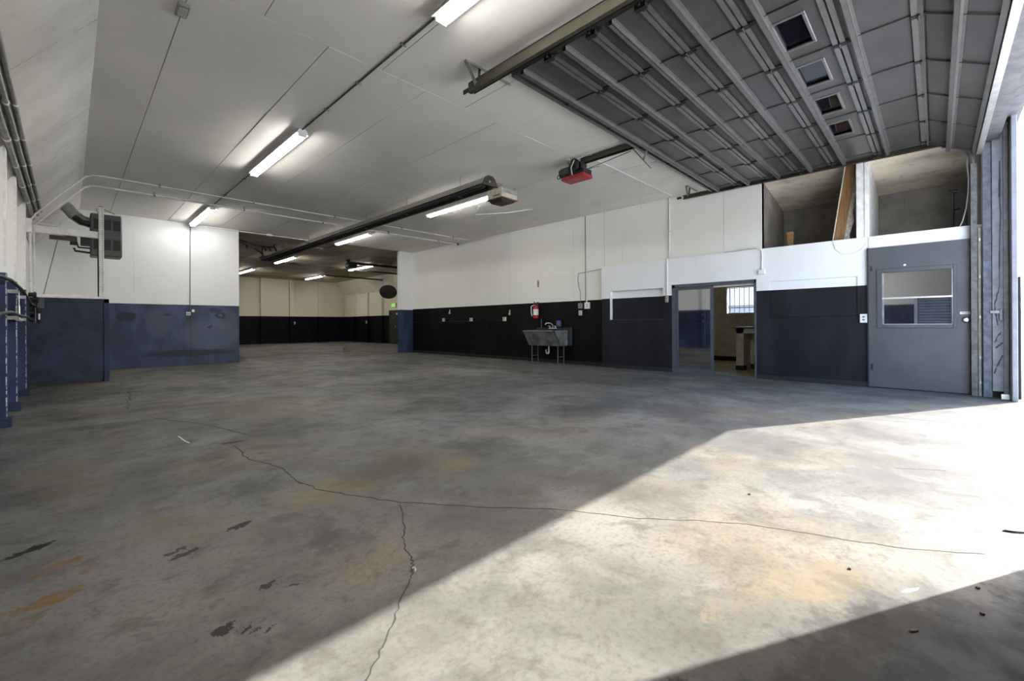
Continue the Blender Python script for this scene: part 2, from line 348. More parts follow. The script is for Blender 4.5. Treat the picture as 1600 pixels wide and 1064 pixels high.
# ------------------------------------------------------------------ floor
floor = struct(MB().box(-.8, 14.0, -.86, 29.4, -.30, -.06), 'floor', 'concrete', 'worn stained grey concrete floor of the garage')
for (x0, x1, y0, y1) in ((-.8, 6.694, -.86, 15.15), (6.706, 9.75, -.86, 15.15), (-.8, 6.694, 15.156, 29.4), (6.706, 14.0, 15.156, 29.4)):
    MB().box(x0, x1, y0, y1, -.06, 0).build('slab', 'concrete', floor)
MB().box(6.68, 6.72, -.86, 29.4, -.06, -.004).build('joint_strip', 'joint_filler', floor)
def ribbon(pts, w0, name, mat, jit=.012, z=.0012, sub=6):
    rnd = random.Random(len(pts)*31+int(pts[0][0]*100)); P = []
    for i in range(len(pts)-1):
        for k in range(sub):
            f = k/sub; x = pts[i][0]*(1-f)+pts[i+1][0]*f; y = pts[i][1]*(1-f)+pts[i+1][1]*f
            L = math.hypot(pts[i+1][0]-pts[i][0], pts[i+1][1]-pts[i][1]); j = min(jit, L*.10)
            P.append(Vector((x+rnd.uniform(-j, j), y+rnd.uniform(-j, j), 0)))
    P.append(Vector((*pts[-1], 0))); mb = MB(); vs = []; fs = []
    for i, p in enumerate(P):
        d = (P[min(i+1, len(P)-1)]-P[max(i-1, 0)]).normalized(); nn = Vector((-d.y, d.x, 0)); ww = w0*rnd.uniform(.45, 1.25)*(.35 if i in (0, len(P)-1) else 1)
        vs += [p+nn*ww/2+Vector((0, 0, z)), p-nn*ww/2+Vector((0, 0, z)), p-nn*ww/2-Vector((0, 0, .003)), p+nn*ww/2-Vector((0, 0, .003))]
    for i in range(len(P)-1):
        a, b = 4*i, 4*i+4
        fs += [(a, a+1, b+1, b), (a+1, a+2, b+2, b+1), (a+3, a, b, b+3)]
    return mb.add(vs, fs).build(name, mat, floor)
ribbon([(.68, 6.8), (.85, 6.35), (1.06, 5.86), (1.27, 4.94)], .012, 'crack', 'crack')
ribbon([(.78, 10.43), (.70, 9.4), (.60, 8.4), (.51, 7.68)], .014, 'crack', 'crack', .04)
ribbon([(1.06, 4.65), (1.03, 4.12), (1.09, 3.85), (1.15, 3.64), (1.13, 3.4), (1.12, 3.24), (1.17, 2.95), (1.3, 2.66), (1.43, 2.38), (1.72, 1.99), (2.04, 1.58)], .009, 'crack', 'crack')
ribbon([(2.04, 1.58), (2.25, 1.2), (2.45, .95), (2.61, .71), (2.73, .38), (2.82, .14), (3.03, -.16)], .006, 'crack', 'crack', .008)
ribbon([(1.43, 2.38), (1.33, 2.18), (1.25, 2.03), (1.17, 1.92), (1.13, 1.78), (1.08, 1.69), (1.01, 1.61), (.89, 1.5), (.75, 1.36), (.64, 1.26), (.55, 1.18)], .0065, 'crack', 'crack', .008)
ribbon([(6.38, .77), (6.68, .765), (7.14, .76)], .008, 'crack', 'joint_filler', .002)
ribbon([(4.35, .22), (4.45, .08), (4.53, -.05)], .006, 'crack', 'crack', .01)
ribbon([(.76, 5.42), (.77, 5.2), (.79, 5.02)], .012, 'scrape_mark', 'label_white', .004)
ground = struct(MB().box(-60, 90, -70, -.86, -.25, -.03), 'ground_outside', 'apron', 'pale concrete apron outside the open doorway')
ground2 = struct(MB().box(14.05, 90, -.86, 70, -.25, -.03), 'ground_outside.001', 'gravel', 'pale gravel yard outside the office window')

# ------------------------------------------------------------------ ceiling
ceil = struct(MB().box(.18, 12.7, -.8, 29.4, 4.02, 4.20).prism([(.18, 4.02), (.18, 4.20), (-.85, 4.2), (-.85, 2.9), (-.63, 2.98)], 1, -.8, 29.4)
              .prism([(12.7, 4.02), (12.7, 4.20), (13.6, 4.2), (13.6, 3.1), (13.36, 3.18)], 1, 15.1, 29.4), 'ceiling', 'ceiling_paint', 'off white sheeted ceiling with soot clouds and open seams')
G = .004
def cpanel(x0, x1, y0, y1, mat='ceiling_paint', dz=0):
    MB().box(x0+G, x1-G, y0+G, y1-G, 4.0-dz, 4.025).build('ceiling_panel', mat, ceil)
rp = random.Random(3)
zones = [(-.5, 4.5, [.19, 1.29, 2.5, 3.71, 4.92, 6.13, 7.34, 8.55, 9.69]), (4.5, 8.05, [.19, .74, 1.9, 3.1, 4.3, 5.5, 6.7, 7.9, 9.1, 9.69]),
         (8.05, 11.65, [.19, .74, 1.9, 3.1, 4.3, 5.5, 6.7, 7.9, 9.1, 9.69]), (11.65, 15.06, [.19, .74, 1.9, 3.1, 4.3, 5.5, 6.7, 7.9, 9.1, 9.69])]
for (y0, y1, xs) in zones:
    for a, b in zip(xs, xs[1:]): cpanel(a, b, y0, y1, dz=rp.choice((0, 0, .002, .004)))
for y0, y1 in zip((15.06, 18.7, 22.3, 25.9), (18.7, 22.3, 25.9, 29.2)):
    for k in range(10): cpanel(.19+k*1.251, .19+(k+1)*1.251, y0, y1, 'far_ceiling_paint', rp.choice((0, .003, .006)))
sy = [-.5, .84, 2.04, 3.24, 4.44, 5.64, 6.79, 8.0, 9.15, 10.35, 11.55, 12.75, 13.95, 15.05]
for i, (a, b) in enumerate(zip(sy, sy[1:])):
    e = rp.choice((0, .006, .012))
    MB().prism([(.20+e*.5, 4.0+e*.2), (.18, 4.03), (-.63, 2.99), (-.605, 2.955)], 1, a+G, b-G).build('slope_panel', 'slope_paint', ceil)
for a, b in zip((15.25, 17.6, 20, 22.4, 24.8, 27.2), (17.6, 20, 22.4, 24.8, 27.2, 29.2)):
    MB().prism([(12.68, 4.0), (12.7, 4.03), (13.38, 3.18), (13.35, 3.15)], 1, a+G, b-G).build('slope_panel', 'cream_paint', ceil)

# ------------------------------------------------------------------ walls
def sheets(parent, axis, face, thick, us, vs, mat, name='wall_panel', holes=()):
    for a, b in zip(us, us[1:]):
        for c, d in zip(vs, vs[1:]):
            g = .002; e = rp.uniform(0, .003); lo, hi = (face+e, face+thick) if thick > 0 else (face+thick, face-e)
            mb = MB()
            if axis == 0: mb.box(lo, hi, a+g, b-g, c+g*.5, d-g*.5)
            else: mb.box(a+g, b-g, lo, hi, c+g*.5, d-g*.5)
            mb.build(name, mat, parent)
wl = struct(MB().box(-.85, XL, -.8, 29.4, 0, 2.99), 'wall_left', 'wall_white_navy', 'left wall white above a navy band')
wb = struct(MB().box(-.62, 3.60, YB+.012, 15.24, 0, 4.0), 'wall_back', 'wall_back_paint', 'back wall beside the wide opening white over scuffed navy')
sheets(wb, 1, YB, .012, [-.6, 0.0, 1.2, 2.4, 3.598], [0.002, 2.35, 3.99], 'wall_back_paint')
struct(MB().box(9.10, 13.5, YB, 15.24, 0, 4.0), 'wall_back.001', 'wall_white_navy', 'pale wall end with navy base right of the wide opening')
wr = struct(grid(MB(), 0, XR+.012, 9.84, [2.48, YB], [0, 4.0], [(2.48, 6.10, 0, 2.5)]), 'wall_right', 'wall_white_black', 'long right wall off white over black')
sheets(wr, 0, XR, .012, [6.115, 7.1, 8.3, 9.53, 10.5, 11.45, 12.65, 13.85, 15.048], [.002, 2.45, 3.99], 'wall_white_black')
sheets(wr, 0, XR, .012, [2.482, 3.2, 4.4, 5.6, 6.113], [2.5, 3.99], 'wall_white_black')
MB().box(9.655, 9.682, 6.12, 15.04, 0.0, .09).build('baseboard_right', 'black_metal', wr)
wo = struct(grid(grid(MB(), 0, 9.65, 9.68, [YD, 6.11], [0, 2.56], [(2.55, 4.26, -1, 1.96), (-.40, .82, -1, 2.36)]), 0, XO, 9.65, [YD, 6.11], [0, 2.56],
            [(2.55, 4.26, -1, 1.96), (-.40, .82, -1, 2.36), (4.48, 5.87, 1.20, 1.92), (.97, 2.32, 1.21, 1.90)]), 'wall_office', 'wall_white_charcoal', 'office front wall white over charcoal with recessed panels')
for (a, b, c, d, dep) in ((4.48, 5.87, 1.20, 1.92, .10), (.97, 2.32, 1.21, 1.90, .02)):
    MB().box(XO+dep, 9.66, a+.003, b-.003, c+.003, d-.003).build('recessed_panel', 'wall_white_charcoal', wo)
MB().box(XO-.003, XO+.10, 5.862, 5.872, 1.19, 1.925).build('recess_trim', 'white_paint', wo)
MB().box(XO-.002, XO+.10, 4.48, 5.86, 1.196, 1.203).build('recess_sill', 'grey_frame_paint', wo)
for (a, b) in ((4.27, 6.11), (.83, 2.54)): MB().box(9.515, XO, a, b, 0, .085).build('baseboard', 'charcoal_paint', wo)
MB().box(9.68, 9.84, 2.3, 6.11, 2.44, 2.56).build('top_plate', 'white_paint', wo)
# front wall with the open doorway
wf = struct(MB().box(-.8, 3.38, -.8, YD, 0, 4.02), 'wall_front', 'wall_white_navy', 'front wall beside the open overhead doorway')
struct(MB().box(3.38, 9.4, -.66, YD, 3.72, 4.02).box(3.3, 9.4, -.84, -.70, 3.93, 4.4), 'trim_1', 'header_paint', 'grey wooden header over the open overhead doorway')
struct(MB().box(9.42, 13.9, -.72, YD, 0, 4.02).box(9.4, 9.7, -.86, -.72, 0, 4.02), 'wall_front.001', 'wall_white_charcoal', 'front wall right of the doorway behind the grey door')
# roof over office and loft, outer office walls
struct(grid(MB(), 0, 13.5, 13.7, [YD, 6.3], [0, 4.02], [(3.62, 4.43, 1.36, 2.16)]), 'wall_office_back', 'office_wall', 'tan office back wall with a barred window')
struct(MB().box(9.84, 13.5, 6.11, 6.25, 0, 4.02), 'wall_office_side', 'office_wall', 'tan office side wall')
struct(MB().box(9.69, 13.5, -.4, 6.11, 2.38, 2.44), 'ceiling.001', 'office_wall', 'plain office ceiling')
struct(MB().box(9.68, 13.5, 1.2, 6.11, -.06, .004), 'floor.001', 'carpet_tan', 'tan floor inside the office')
struct(MB().box(9.68, 13.5, 1.05, 1.2, 0, 2.38), 'wall_office_side.001', 'office_wall', 'office partition wall')
MB().box(13.47, 13.5, 1.2, 6.1, 0, .13).build('baseboard_office', 'black_metal', None, label='dark baseboard along the office back wall', kind='structure')
struct(MB().box(12.6, 15.0, -.5, 15.0, 4.05, 4.2).box(9.5, 12.8, -.8, 6.3, 4.03, 4.2), 'trim_2', 'eave_paint', 'roof deck and eave over the office')
# loft over the office
lf = struct(MB().box(XR, 11.4, -.4, 2.5, 2.44, 2.52), 'floor.002', 'loft_wall', 'dusty floor of the storage loft')
lw = struct(MB().box(11.4, 11.5, -.5, 2.6, 2.44, 4.0).box(9.70, 11.4, 2.48, 2.58, 2.52, 4.0).box(9.70, 11.4, -.5, -.42, 2.52, 4.0), 'wall_loft', 'loft_wall', 'sooty board walls at the back of the storage loft')
for (a, b) in ((-.40, .42), (.425, .80), (.95, 1.70), (1.705, 2.47)): MB().box(11.385, 11.4, a, b, 2.53, 3.72).build('loft_board', 'loft_wall', lw)
lc = struct(MB().prism([(9.66, 3.96), (9.66, 4.03), (11.5, 4.03), (11.5, 3.62)], 1, -.5, 2.58), 'ceiling.002', 'stained_ceiling', 'smoke stained sloping ceiling of the storage loft')
for k in range(4): MB().prism([(9.70+k*.42, 3.945-k*.0776), (9.70+k*.42, 3.958-k*.0776), (10.11+k*.42, 3.88-k*.0776), (10.11+k*.42, 3.867-k*.0776)], 1, -.41, 2.47).build('ceiling_board', 'stained_ceiling', lc)
struct(MB().box(XO, 9.66, .81, .98, 2.56, 3.985).box(XO-.012, XO, .81, .87, 2.56, 3.985), 'trim_3', 'white_paint', 'white post between the two loft openings', bevel=.004)
struct(MB().box(9.66, 11.4, .82, .94, 2.52, 3.96), 'wall_loft.001', 'white_paint', 'white partition inside the loft')
struct(MB().box(XO-.012, XO, YD, .815, 2.36, 2.55), 'trim_4', 'white_paint', 'white lintel board over the grey door')
# far room
wfar = struct(MB().box(-.8, 14, 29.2, 29.4, 0, 4.02), 'wall_far', 'wall_cream_black', 'far wall of the next bay cream over black')
for x in (4.9, 6.55, 8.22, 9.86, 11.62): MB().box(x-.14, x+.14, 29.02, 29.2, 0, 3.99).build('pilaster', 'wall_cream_black', wfar)
wfr = struct(MB().box(13.35, 13.55, 15.2, 29.4, 0, 3.3), 'wall_far_right', 'wall_cream_black', 'side wall of the next bay cream over black')
for y in (16.5, 18.5, 20.5, 22.0, 24.0, 25.8, 27.65, 28.95): MB().box(13.20, 13.35, y-.09, y+.09, 0, 3.2).build('pilaster', 'wall_cream_black', wfr)

# posts along the left wall
for i, y in enumerate((2.1, 3.4, 4.7, 6.0, 7.3, 8.65, 10.4)):
    po = empty('wall_post', (-.55, y+.07, 0), 'white and navy wall post, %s from the navy closet' % ['seventh', 'sixth', 'fifth', 'fourth', 'third', 'second', 'nearest'][i], 'post', 'posts along the left wall')
    MB().box(XL, -.48, y, y+.14, .0, 3.12).build('shaft', 'wall_white_navy', po, bevel=.004)
    MB().box(XL, -.445, y-.03, y+.17, 0, .10).build('base_block', 'navy_paint', po, bevel=.004)
    rr_ = random.Random(i); mb = MB(); z = .12
    while z < 1.66:
        h = rr_.uniform(.02, .10); wd = rr_.uniform(.004, .010); mb.box(-.4795-wd, -.4785, y-.0008, y+wd, z, z+h); z += h+rr_.uniform(.0, .05)
    mb.build('chipped_edge', 'navy_chip', po, kind='stuff')
    MB().box(-.5, -.4795, y-.002, y+.006, 1.72, 3.1).build('corner_bead', 'white_metal', po)

# ------------------------------------------------------------------ overhead door
DX0, DX1 = 3.42, 9.30
gd = empty('garage_door', (6.36, 1.4, 3.55), 'raised grey sectional overhead door with a row of small windows', 'garage door')
J = [(3.34, 3.855), (2.80, 3.855), (2.29, 3.855), (1.79, 3.855), (1.27, 3.86), (.67, 3.87), (.10, 3.875), (-.44, 3.585)]
SX = [3.42, 4.38, 5.33, 6.28, 7.22, 8.17, 9.12, 9.30]
for j in range(7):
    (ya, za), (yb, zb) = J[j], J[j+1]
    L = math.hypot(yb-ya, zb-za); dv = Vector((0, yb-ya, zb-za)).normalized(); nv = Vector((0, -dv.z, dv.y)).normalized()
    if nv.z > 0: nv = -nv
    def Pt(x, s, h): return Vector((x, ya, za)) + dv*s + nv*h          # h>0 hangs below the skin
    def slab(mb, x0, x1, s0, s1, h0, h1): return mb.obox(Pt(x0, s0, h0), Vector((1, 0, 0)), dv, nv, x1-x0, s1-s0, h1-h0)
    win = (j == 4); s_strut = [.19, .19, .20, .20, .155, .12, .30][j] if j != 0 else .17
    mb = MB(); holes = []
    if win: holes = [(SX[i]+.20, SX[i]+.72, .20, .42) for i in range(1, 5)]
    U = sorted([DX0, DX1] + [h[k] for h in holes for k in (0, 1)]); V = sorted(set([.006, L-.006] + [h[k] for h in holes for k in (2, 3)]))
    for a in range(len(U)-1):
        for b in range(len(V)-1):
            cu, cv = (U[a]+U[a+1])/2, (V[b]+V[b+1])/2
            if any(h[0] < cu < h[1] and h[2] < cv < h[3] for h in holes): continue
            slab(mb, U[a], U[a+1], V[b], V[b+1], -.03, 0)
    sec = mb.build('door_section', 'section_grey', gd)
    mb = MB(); slab(mb, DX0, DX1, .008, .028, 0, .030); slab(mb, DX0, DX1, .008, .05, .026, .031); mb.build('upper_rail', 'strut_grey', sec)
    mb = MB(); slab(mb, DX0, DX1, L-.028, L-.008, 0, .030); slab(mb, DX0, DX1, L-.05, L-.008, .026, .031); mb.build('lower_rail', 'strut_grey', sec)
    for i in range(len(SX)-1):                                          # raised pans between the stiles
        x0, x1 = SX[i]+.022, SX[i+1]-.022
        if x1-x0 < .1: continue
        mb = MB(); a, b = .055, L-.055
        if win and 1 <= i <= 4:
            hx0, hx1, hs0, hs1 = holes[i-1]
            for (p, q, r_, s_) in ((x0, hx0-.03, a, b), (hx1+.03, x1, a, b), (hx0-.03, hx1+.03, a, hs0-.03), (hx0-.03, hx1+.03, hs1+.03, b)): slab(mb, p, q, r_, s_, 0, .006)
            mb.build('pan', 'section_grey', sec)
            wn = MB()
            for (p, q, r_, s_) in ((hx0-.03, hx0, hs0-.03, hs1+.03), (hx1, hx1+.03, hs0-.03, hs1+.03), (hx0, hx1, hs0-.03, hs0), (hx0, hx1, hs1, hs1+.03)): slab(wn, p, q, r_, s_, -.03, .018)
            fr = wn.build('window_frame', 'strut_grey', sec, bevel=.006)
            pn = MB(); slab(pn, hx0, hx1, hs0, hs1, -.026, -.020); pn.build('window_pane', 'door_light_glass', sec)
        else:
            slab(mb, x0, x1, a, b, 0, .006); mb.build('pan', 'section_grey', sec, bevel=.003)
    for x in SX:
        xc = min(max(x, DX0+.02), DX1-.02)
        mb = MB(); slab(mb, xc-.020, xc+.020, .03, L-.03, 0, .012); slab(mb, xc-.020, xc-.015, .03, L-.03, .012, .022); mb.build('stile', 'section_grey', sec)
        if j < 6:
            mb = MB(); slab(mb, xc-.03, xc+.03, L-.055, L+.055, .031, .036); c0 = Pt(xc-.04, L, .042); c1 = Pt(xc+.04, L, .042); mb.tube([c0, c1], .011, 6); slab(mb, xc-.012, xc+.012, L+.055, L+.10, .03, .036)
            mb.build('hinge', 'black_metal', sec)
    mb = MB(); a = s_strut                                              # hat-section strut
    slab(mb, DX0, DX1, a-.045, a-.02, .012, .016); slab(mb, DX0, DX1, a+.02, a+.045, .012, .016); slab(mb, DX0, DX1, a-.022, a-.018, .012, .066); slab(mb, DX0, DX1, a+.018, a+.022, .012, .066); slab(mb, DX0, DX1, a-.022, a+.022, .062, .066)
    mb.build('strut', 'strut_grey', sec)
mb = MB().box(DX0, DX1, -.49, -.43, 3.545, 3.60); mb.build('bottom_seal', 'bright_steel', gd)
for x in (DX0-.02, DX1-.065):
    for j in range(1, 6):
        y, z = J[j]; MB().box(x, x+.05, y-.05, y+.05, z-.075, z-.03).tube([(x-.03, y, z-.05), (x+.08, y, z-.05)], .014, 8).build('roller_bracket', 'black_metal', gd)

def track(name, x, label, side, mat, y1):
    tr = empty(name, (x, 1.8, 3.7), label, 'door track')
    mb = MB()
    if side < 0:
        mb.box(x-.055, x-.045, -.1, y1, 3.79, 3.90).box(x-.055, x+.035, -.1, y1, 3.89, 3.90).box(x-.055, x-.012, -.1, y1, 3.782, 3.792)
        mb.box(x-.012, x-.004, -.1, y1-.02, 3.785, 3.83).box(x+.03, x+.036, -.1, y1, 3.80, 3.90)
    else:
        mb.box(x, x+.06, -.1, y1, 3.80, 3.81).box(x+.052, x+.06, -.1, y1, 3.80, 3.88).box(x, x+.06, -.1, y1, 3.87, 3.88)
    mb.build('channel', mat, tr)
    ye = y1-.15
    MB().beam((x-.04, ye+.02, 3.83), (x-.24, ye-.03, 3.995), .035, .004).beam((x-.04, ye+.04, 3.83), (x-.24, ye-.03, 3.995), .004, .035).build('brace', 'galvanized', tr)
    MB().beam((x-.03, ye, 3.85), (x-.03, ye-.02, 4.0), .035, .004).beam((x-.03, ye, 3.85), (x-.03, ye-.02, 4.0), .004, .035).build('hanger', 'dark_grey_metal', tr)
    xe = x+(.42 if side < 0 else .28)
    MB().box(x-.26, xe, ye-.06, ye-.025, 3.994, 4.0).box(x-.26, xe, ye-.065, ye-.06, 3.97, 4.0).build('ceiling_angle', 'galvanized', tr)
    MB().box(x-.05, x-.04, y1, y1+.10, 3.80, 3.85).build('end_stop', 'black_metal', tr)
    return tr
track('door_track', 3.30, 'olive bronze horizontal door track with a perforated ceiling brace', -1, 'bronze_track', 3.86)
track('door_track', 9.34, 'short horizontal door track end against the right wall', 1, 'bronze_track', 3.93)
vt = empty('vertical_track', (9.45, -.42, 0), 'galvanized vertical door track beside the grey slab door', 'door track')
MB().box(9.40, 9.408, -.44, -.37, 0, 3.45).box(9.40, 9.46, -.376, -.37, 0, 3.45).box(9.452, 9.46, -.44, -.37, 0, 3.45).build('channel', 'dull_galvanized', vt)
pts = [(9.43, -.405, 3.45)] + [(9.43, -.405+.33*(1-math.cos(a)), 3.45+.36*math.sin(a)) for a in [k*math.pi/12 for k in range(1, 7)]]
MB().tube(pts, .03, 8).build('curve', 'dull_galvanized', vt)
for z in (.25, .9, 1.55, 2.2, 2.9): MB().box(9.42, 9.49, -.444, -.432, z, z+.05).build('clip', 'galvanized', vt)
cp = empty('pipe_riser', (9.47, -.47, 0), 'grimy cream vertical pipe between door track and jamb', 'pipe')
MB().tube([(9.47, -.468, 0), (9.47, -.468, 2.5)], .022, 10).build('pipe', 'beige_plastic', cp)
for z in (.18, .55, 1.15, 1.75, 2.3): MB().tube([(9.47, -.468, z), (9.47, -.468, z+.04)], .029, 10).build('coupling', 'bright_steel', cp)

# jamb on the right of the opening
jb = empty('door_jamb', (9.35, -.6, 0), 'weathered blue grey jamb with torn facing at the right of the doorway', 'door jamb')
MB().box(9.36, 9.42, -.585, -.492, 0, 3.72).build('wood_post', 'wood_post', jb, bevel=.006)
MB().box(9.33, 9.40, -.69, -.585, .10, 3.9).build('facing', 'jamb_paint', jb)
MB().box(9.30, 9.40, -.74, -.69, .06, 3.95).build('stop', 'jamb_paint', jb, bevel=.004)
MB().box(9.05, 9.42, -.80, -.745, 0, 3.95).build('outer_post', 'outer_post', jb, bevel=.006)
mb = MB(); rr_ = random.Random(5)
for (p, q) in (((.60, .35), (.675, .62)), ((.60, .80), (.66, .95)), ((.64, 1.05), (.60, 1.35)), ((.60, 1.35), (.655, 1.6)), ((.655, 1.6), (.665, 3.4)), ((.61, .72), (.68, .80))):
    n = 7; last = None
    for k in range(n+1):
        f = k/n; y = -(p[0]*(1-f)+q[0]*f)+rr_.uniform(-.006, .006); z = p[1]*(1-f)+q[1]*f
        if last: mb.beam((9.3295, last[0], last[1]), (9.3295, y, z), .003, rr_.uniform(.008, .022), up=(0, 1, 0))
        last = (y, z)
mb.build('torn_strip', 'torn_edge', jb, kind='stuff')
MB().box(9.29, 9.33, -.68, -.56, 1.22, 1.26).tube([(9.30, -.665, 1.12), (9.30, -.665, 1.28)], .02, 8).build('latch', 'galvanized', jb)
MB().box(9.25, 9.30, -.74, -.66, 0.0, .07).build('foot_bracket', 'bright_steel', jb)

# ------------------------------------------------------------------ opener
op = empty('door_opener', (6.3, 4.55, 3.6), 'black motor door opener with a red bottom tray on the ceiling', 'door opener')
MB().box(6.16, 6.44, 4.30, 4.78, 3.65, 3.705).build('tray', 'red_plastic', op, bevel=.008)
MB().box(6.17, 6.43, 4.31, 4.62, 3.705, 3.80).build('control_box', 'black_metal', op, bevel=.01)
MB().lathe([(.02, 0), (.085, .01), (.095, .05), (.095, .22), (.085, .26), (.03, .28)], (6.30, 4.62, 3.83), 1, 14).build('motor', 'dark_grey_metal', op)
MB().lathe([(.02, 0), (.10, .0), (.10, .02), (.07, .025), (.02, .03)], (6.10, 4.45, 3.85), 0, 16).build('pulley', 'black_metal', op)
MB().lathe([(.015, 0), (.055, 0), (.055, .02), (.02, .025)], (6.13, 4.33, 3.82), 0, 14).build('sprocket', 'black_metal', op)
MB().box(6.18, 6.42, 4.40, 4.60, 3.80, 3.93).build('gear_case', 'black_metal', op, bevel=.012)
tor = [(6.20, 4.86+.035*math.cos(k*math.pi/6), 3.75+.035*math.sin(k*math.pi/6)) for k in range(13)]
MB().tube(tor, .008, 6, False).build('release_ring', 'black_metal', op)
MB().box(6.15, 6.45, 4.60, 4.64, 3.98, 4.0).beam((6.2, 4.62, 3.99), (6.2, 4.56, 3.82), .03, .005).beam((6.4, 4.62, 3.99), (6.4, 4.56, 3.82), .03, .005).build('hanger', 'white_metal', op)
MB().tube([(6.14, 4.52, 3.70), (6.08, 4.50, 3.80), (6.10, 4.45, 3.92), (6.2, 4.3, 3.985), (6.3, 4.1, 3.99)], .009, 6).build('cable', 'pvc', op)
MB().box(6.25, 6.255, 3.0, 4.42, 3.905, 3.985).box(6.25, 6.35, 3.0, 4.42, 3.98, 3.985).box(6.345, 6.35, 3.0, 4.42, 3.905, 3.985).box(6.22, 6.255, 3.0, 4.42, 3.905, 3.912).build('rail', 'bronze_track', op)
MB().tube([(6.33, 4.35, 3.80), (6.33, 3.5, 3.875)], .006, 6).tube([(6.33, 4.35, 3.80), (6.36, 4.1, 3.80)], .004, 6).build('chain', 'black_metal', op)
MB().beam((6.30, 3.45, 3.90), (6.30, 3.14, 3.50), .035, .006).build('door_arm', 'dark_grey_metal', op)
MB().beam((6.30, 3.27, 3.66), (6.30, 3.20, 3.80), .035, .006).build('door_arm', 'dark_grey_metal', op)
MB().tube([(6.48, 4.25, 3.975), (9.55, 4.25, 3.975)], .009, 6).build('wiring_tube', 'white_metal', op)
MB().tube([(6.75, 3.55, 3.99), (6.75, 3.55, 2.95)], .002, 4).build('pull_cord', 'beige_plastic', op)

# ------------------------------------------------------------------ lights
def light_fixture(x, y0, y1, label):
    o = empty('fluorescent_light', (x, y0, 3.86), label, 'ceiling light', 'fluorescent strip lights on the ceiling')
    L = y1-y0
    MB().prism([(x-.045, 3.998), (x-.088, 3.925), (x+.088, 3.925), (x+.045, 3.998)], 1, y0, y1).build('housing', 'white_metal', o)
    for dx in (-.038, .038): MB().tube([(x+dx, y0+.04, 3.90), (x+dx, y1-.04, 3.90)], .015, 8).build('tube', 'tube_light', o)
    for yy in (y0, y0+L/2-.02, y1-.04): MB().box(x-.058, x+.058, yy+.01, yy+.03, 3.885, 3.93).build('socket', 'white_metal', o)
    return o
L0 = light_fixture(2.42, 6.66, 9.08, 'lit fluorescent strip midway along the left ceiling row')
for (x, y, lb) in ((2.42, .87, 'lit fluorescent strip nearest the overhead door'), (2.42, 12.38, 'lit fluorescent strip above the scuffed back wall'),
                   (6.53, 6.98, 'lit fluorescent strip ending at the rusty burner box'), (6.53, 12.5, 'lit fluorescent strip beside the middle of the long tube heater'),
                   (6.53, 18.85, 'lit fluorescent strip by the far end of the tube heater'), (6.42, 24.2, 'lit fluorescent strip seen at the left edge of the next bay'),
                   (10.12, 25.0, 'lit fluorescent strip nearest the far wall'), (10.08, 19.1, 'lit fluorescent strip under the black far opener')):
    copy_tree(L0, (x, y, 3.86), None, lb)
cd = empty('ceiling_conduit', (2.4, 6, 3.97), 'thin dark conduit linking the left row of lights', 'conduit')
MB().tube([(2.42, 3.29, 3.988), (2.42, 6.66, 3.988)], .010, 6).build('pipe', 'dark_grey_metal', cd)
MB().tube([(2.42, 9.08, 3.988), (2.42, 12.38, 3.988)], .010, 6).build('pipe', 'dark_grey_metal', cd)
MB().tube([(2.42, 14.8, 3.988), (2.41, 15.03, 3.98), (2.40, 15.035, 3.6), (2.39, 15.035, 1.5)], .010, 6).build('pipe', 'dark_grey_metal', cd)
for y in (3.9, 4.9, 5.8, 9.7, 11.2): MB().box(2.39, 2.45, y, y+.02, 3.975, 4.0).build('clip', 'galvanized', cd)
bx = empty('outlet_box', (2.38, 15.03, 1.42), 'white double outlet box on the scuffed navy back wall', 'outlet')
MB().box(2.30, 2.40, 15.0, 15.05, 1.40, 1.50).build('box', 'beige_plastic', bx, bevel=.005)
MB().box(2.33, 2.345, 14.995, 15.0, 1.425, 1.475).box(2.36, 2.375, 14.995, 15.0, 1.425, 1.475).build('socket', 'ink', bx)
MB().box(2.43, 2.49, 15.02, 15.05, 1.50, 1.57).build('cover_plate', 'white_metal', bx)
jx = empty('junction_box', (.735, 4.9, 3.94), 'small metal junction box on the ceiling seam at top left', 'junction box')
MB().box(.69, .78, 4.80, 5.0, 3.965, 4.0).build('box', 'galvanized', jx, bevel=.004); MB().box(.705, .765, 4.83, 4.97, 3.955, 3.966).build('cover', 'bright_steel', jx, bevel=.004)

# ceiling water pipes
for (y, z, r, lb, xe) in ((11.28, 3.95, .014, 'thin white pipe crossing the ceiling and running down the left slope', 9.45), (12.06, 3.93, .02, 'thicker white pipe crossing the ceiling above the navy closet', 9.60)):
    p = empty('ceiling_pipe', (4.8, y, z), lb, 'pipe')
    MB().tube([(xe, y, z), (.45, y, z), (.32, y, z-.015), (.22, y, z-.07), (-.02, y, z-.36), (-.40, y, z-.86), (-.47, y, z-1.0)], r, 8).build('run', 'white_metal', p)
    for x in (1.3, 3.0, 4.9, 6.9, 8.8): MB().box(x-.012, x+.012, y-.03, y+.03, z+.004, 4.0).tube([(x-.02, y, z), (x+.02, y, z)], r+.006, 8).build('hanger', 'galvanized', p)
    if r > .015:
        MB().box(xe-.03, xe+.03, y-.03, y+.03, z-.03, z+.04).build('valve', 'black_metal', p); MB().tube([(xe, y, z-.03), (xe, y-.01, z-.13)], .02, 8).build('drop', 'pvc', p)
    else: MB().tube([(-.47, y, z-1.0), (-.47, y, 1.8)], r, 8).build('drop', 'white_metal', p)
bc = empty('ceiling_conduit', (4.5, 15.03, 3.9), 'white conduit along the top edge of the wide opening', 'conduit')
MB().tube([(2.45, 15.02, 3.955), (5.95, 15.02, 3.955)], .016, 8).build('pipe', 'white_metal', bc); MB().box(4.35, 4.5, 14.99, 15.04, 3.93, 3.985).build('coupling', 'white_metal', bc)
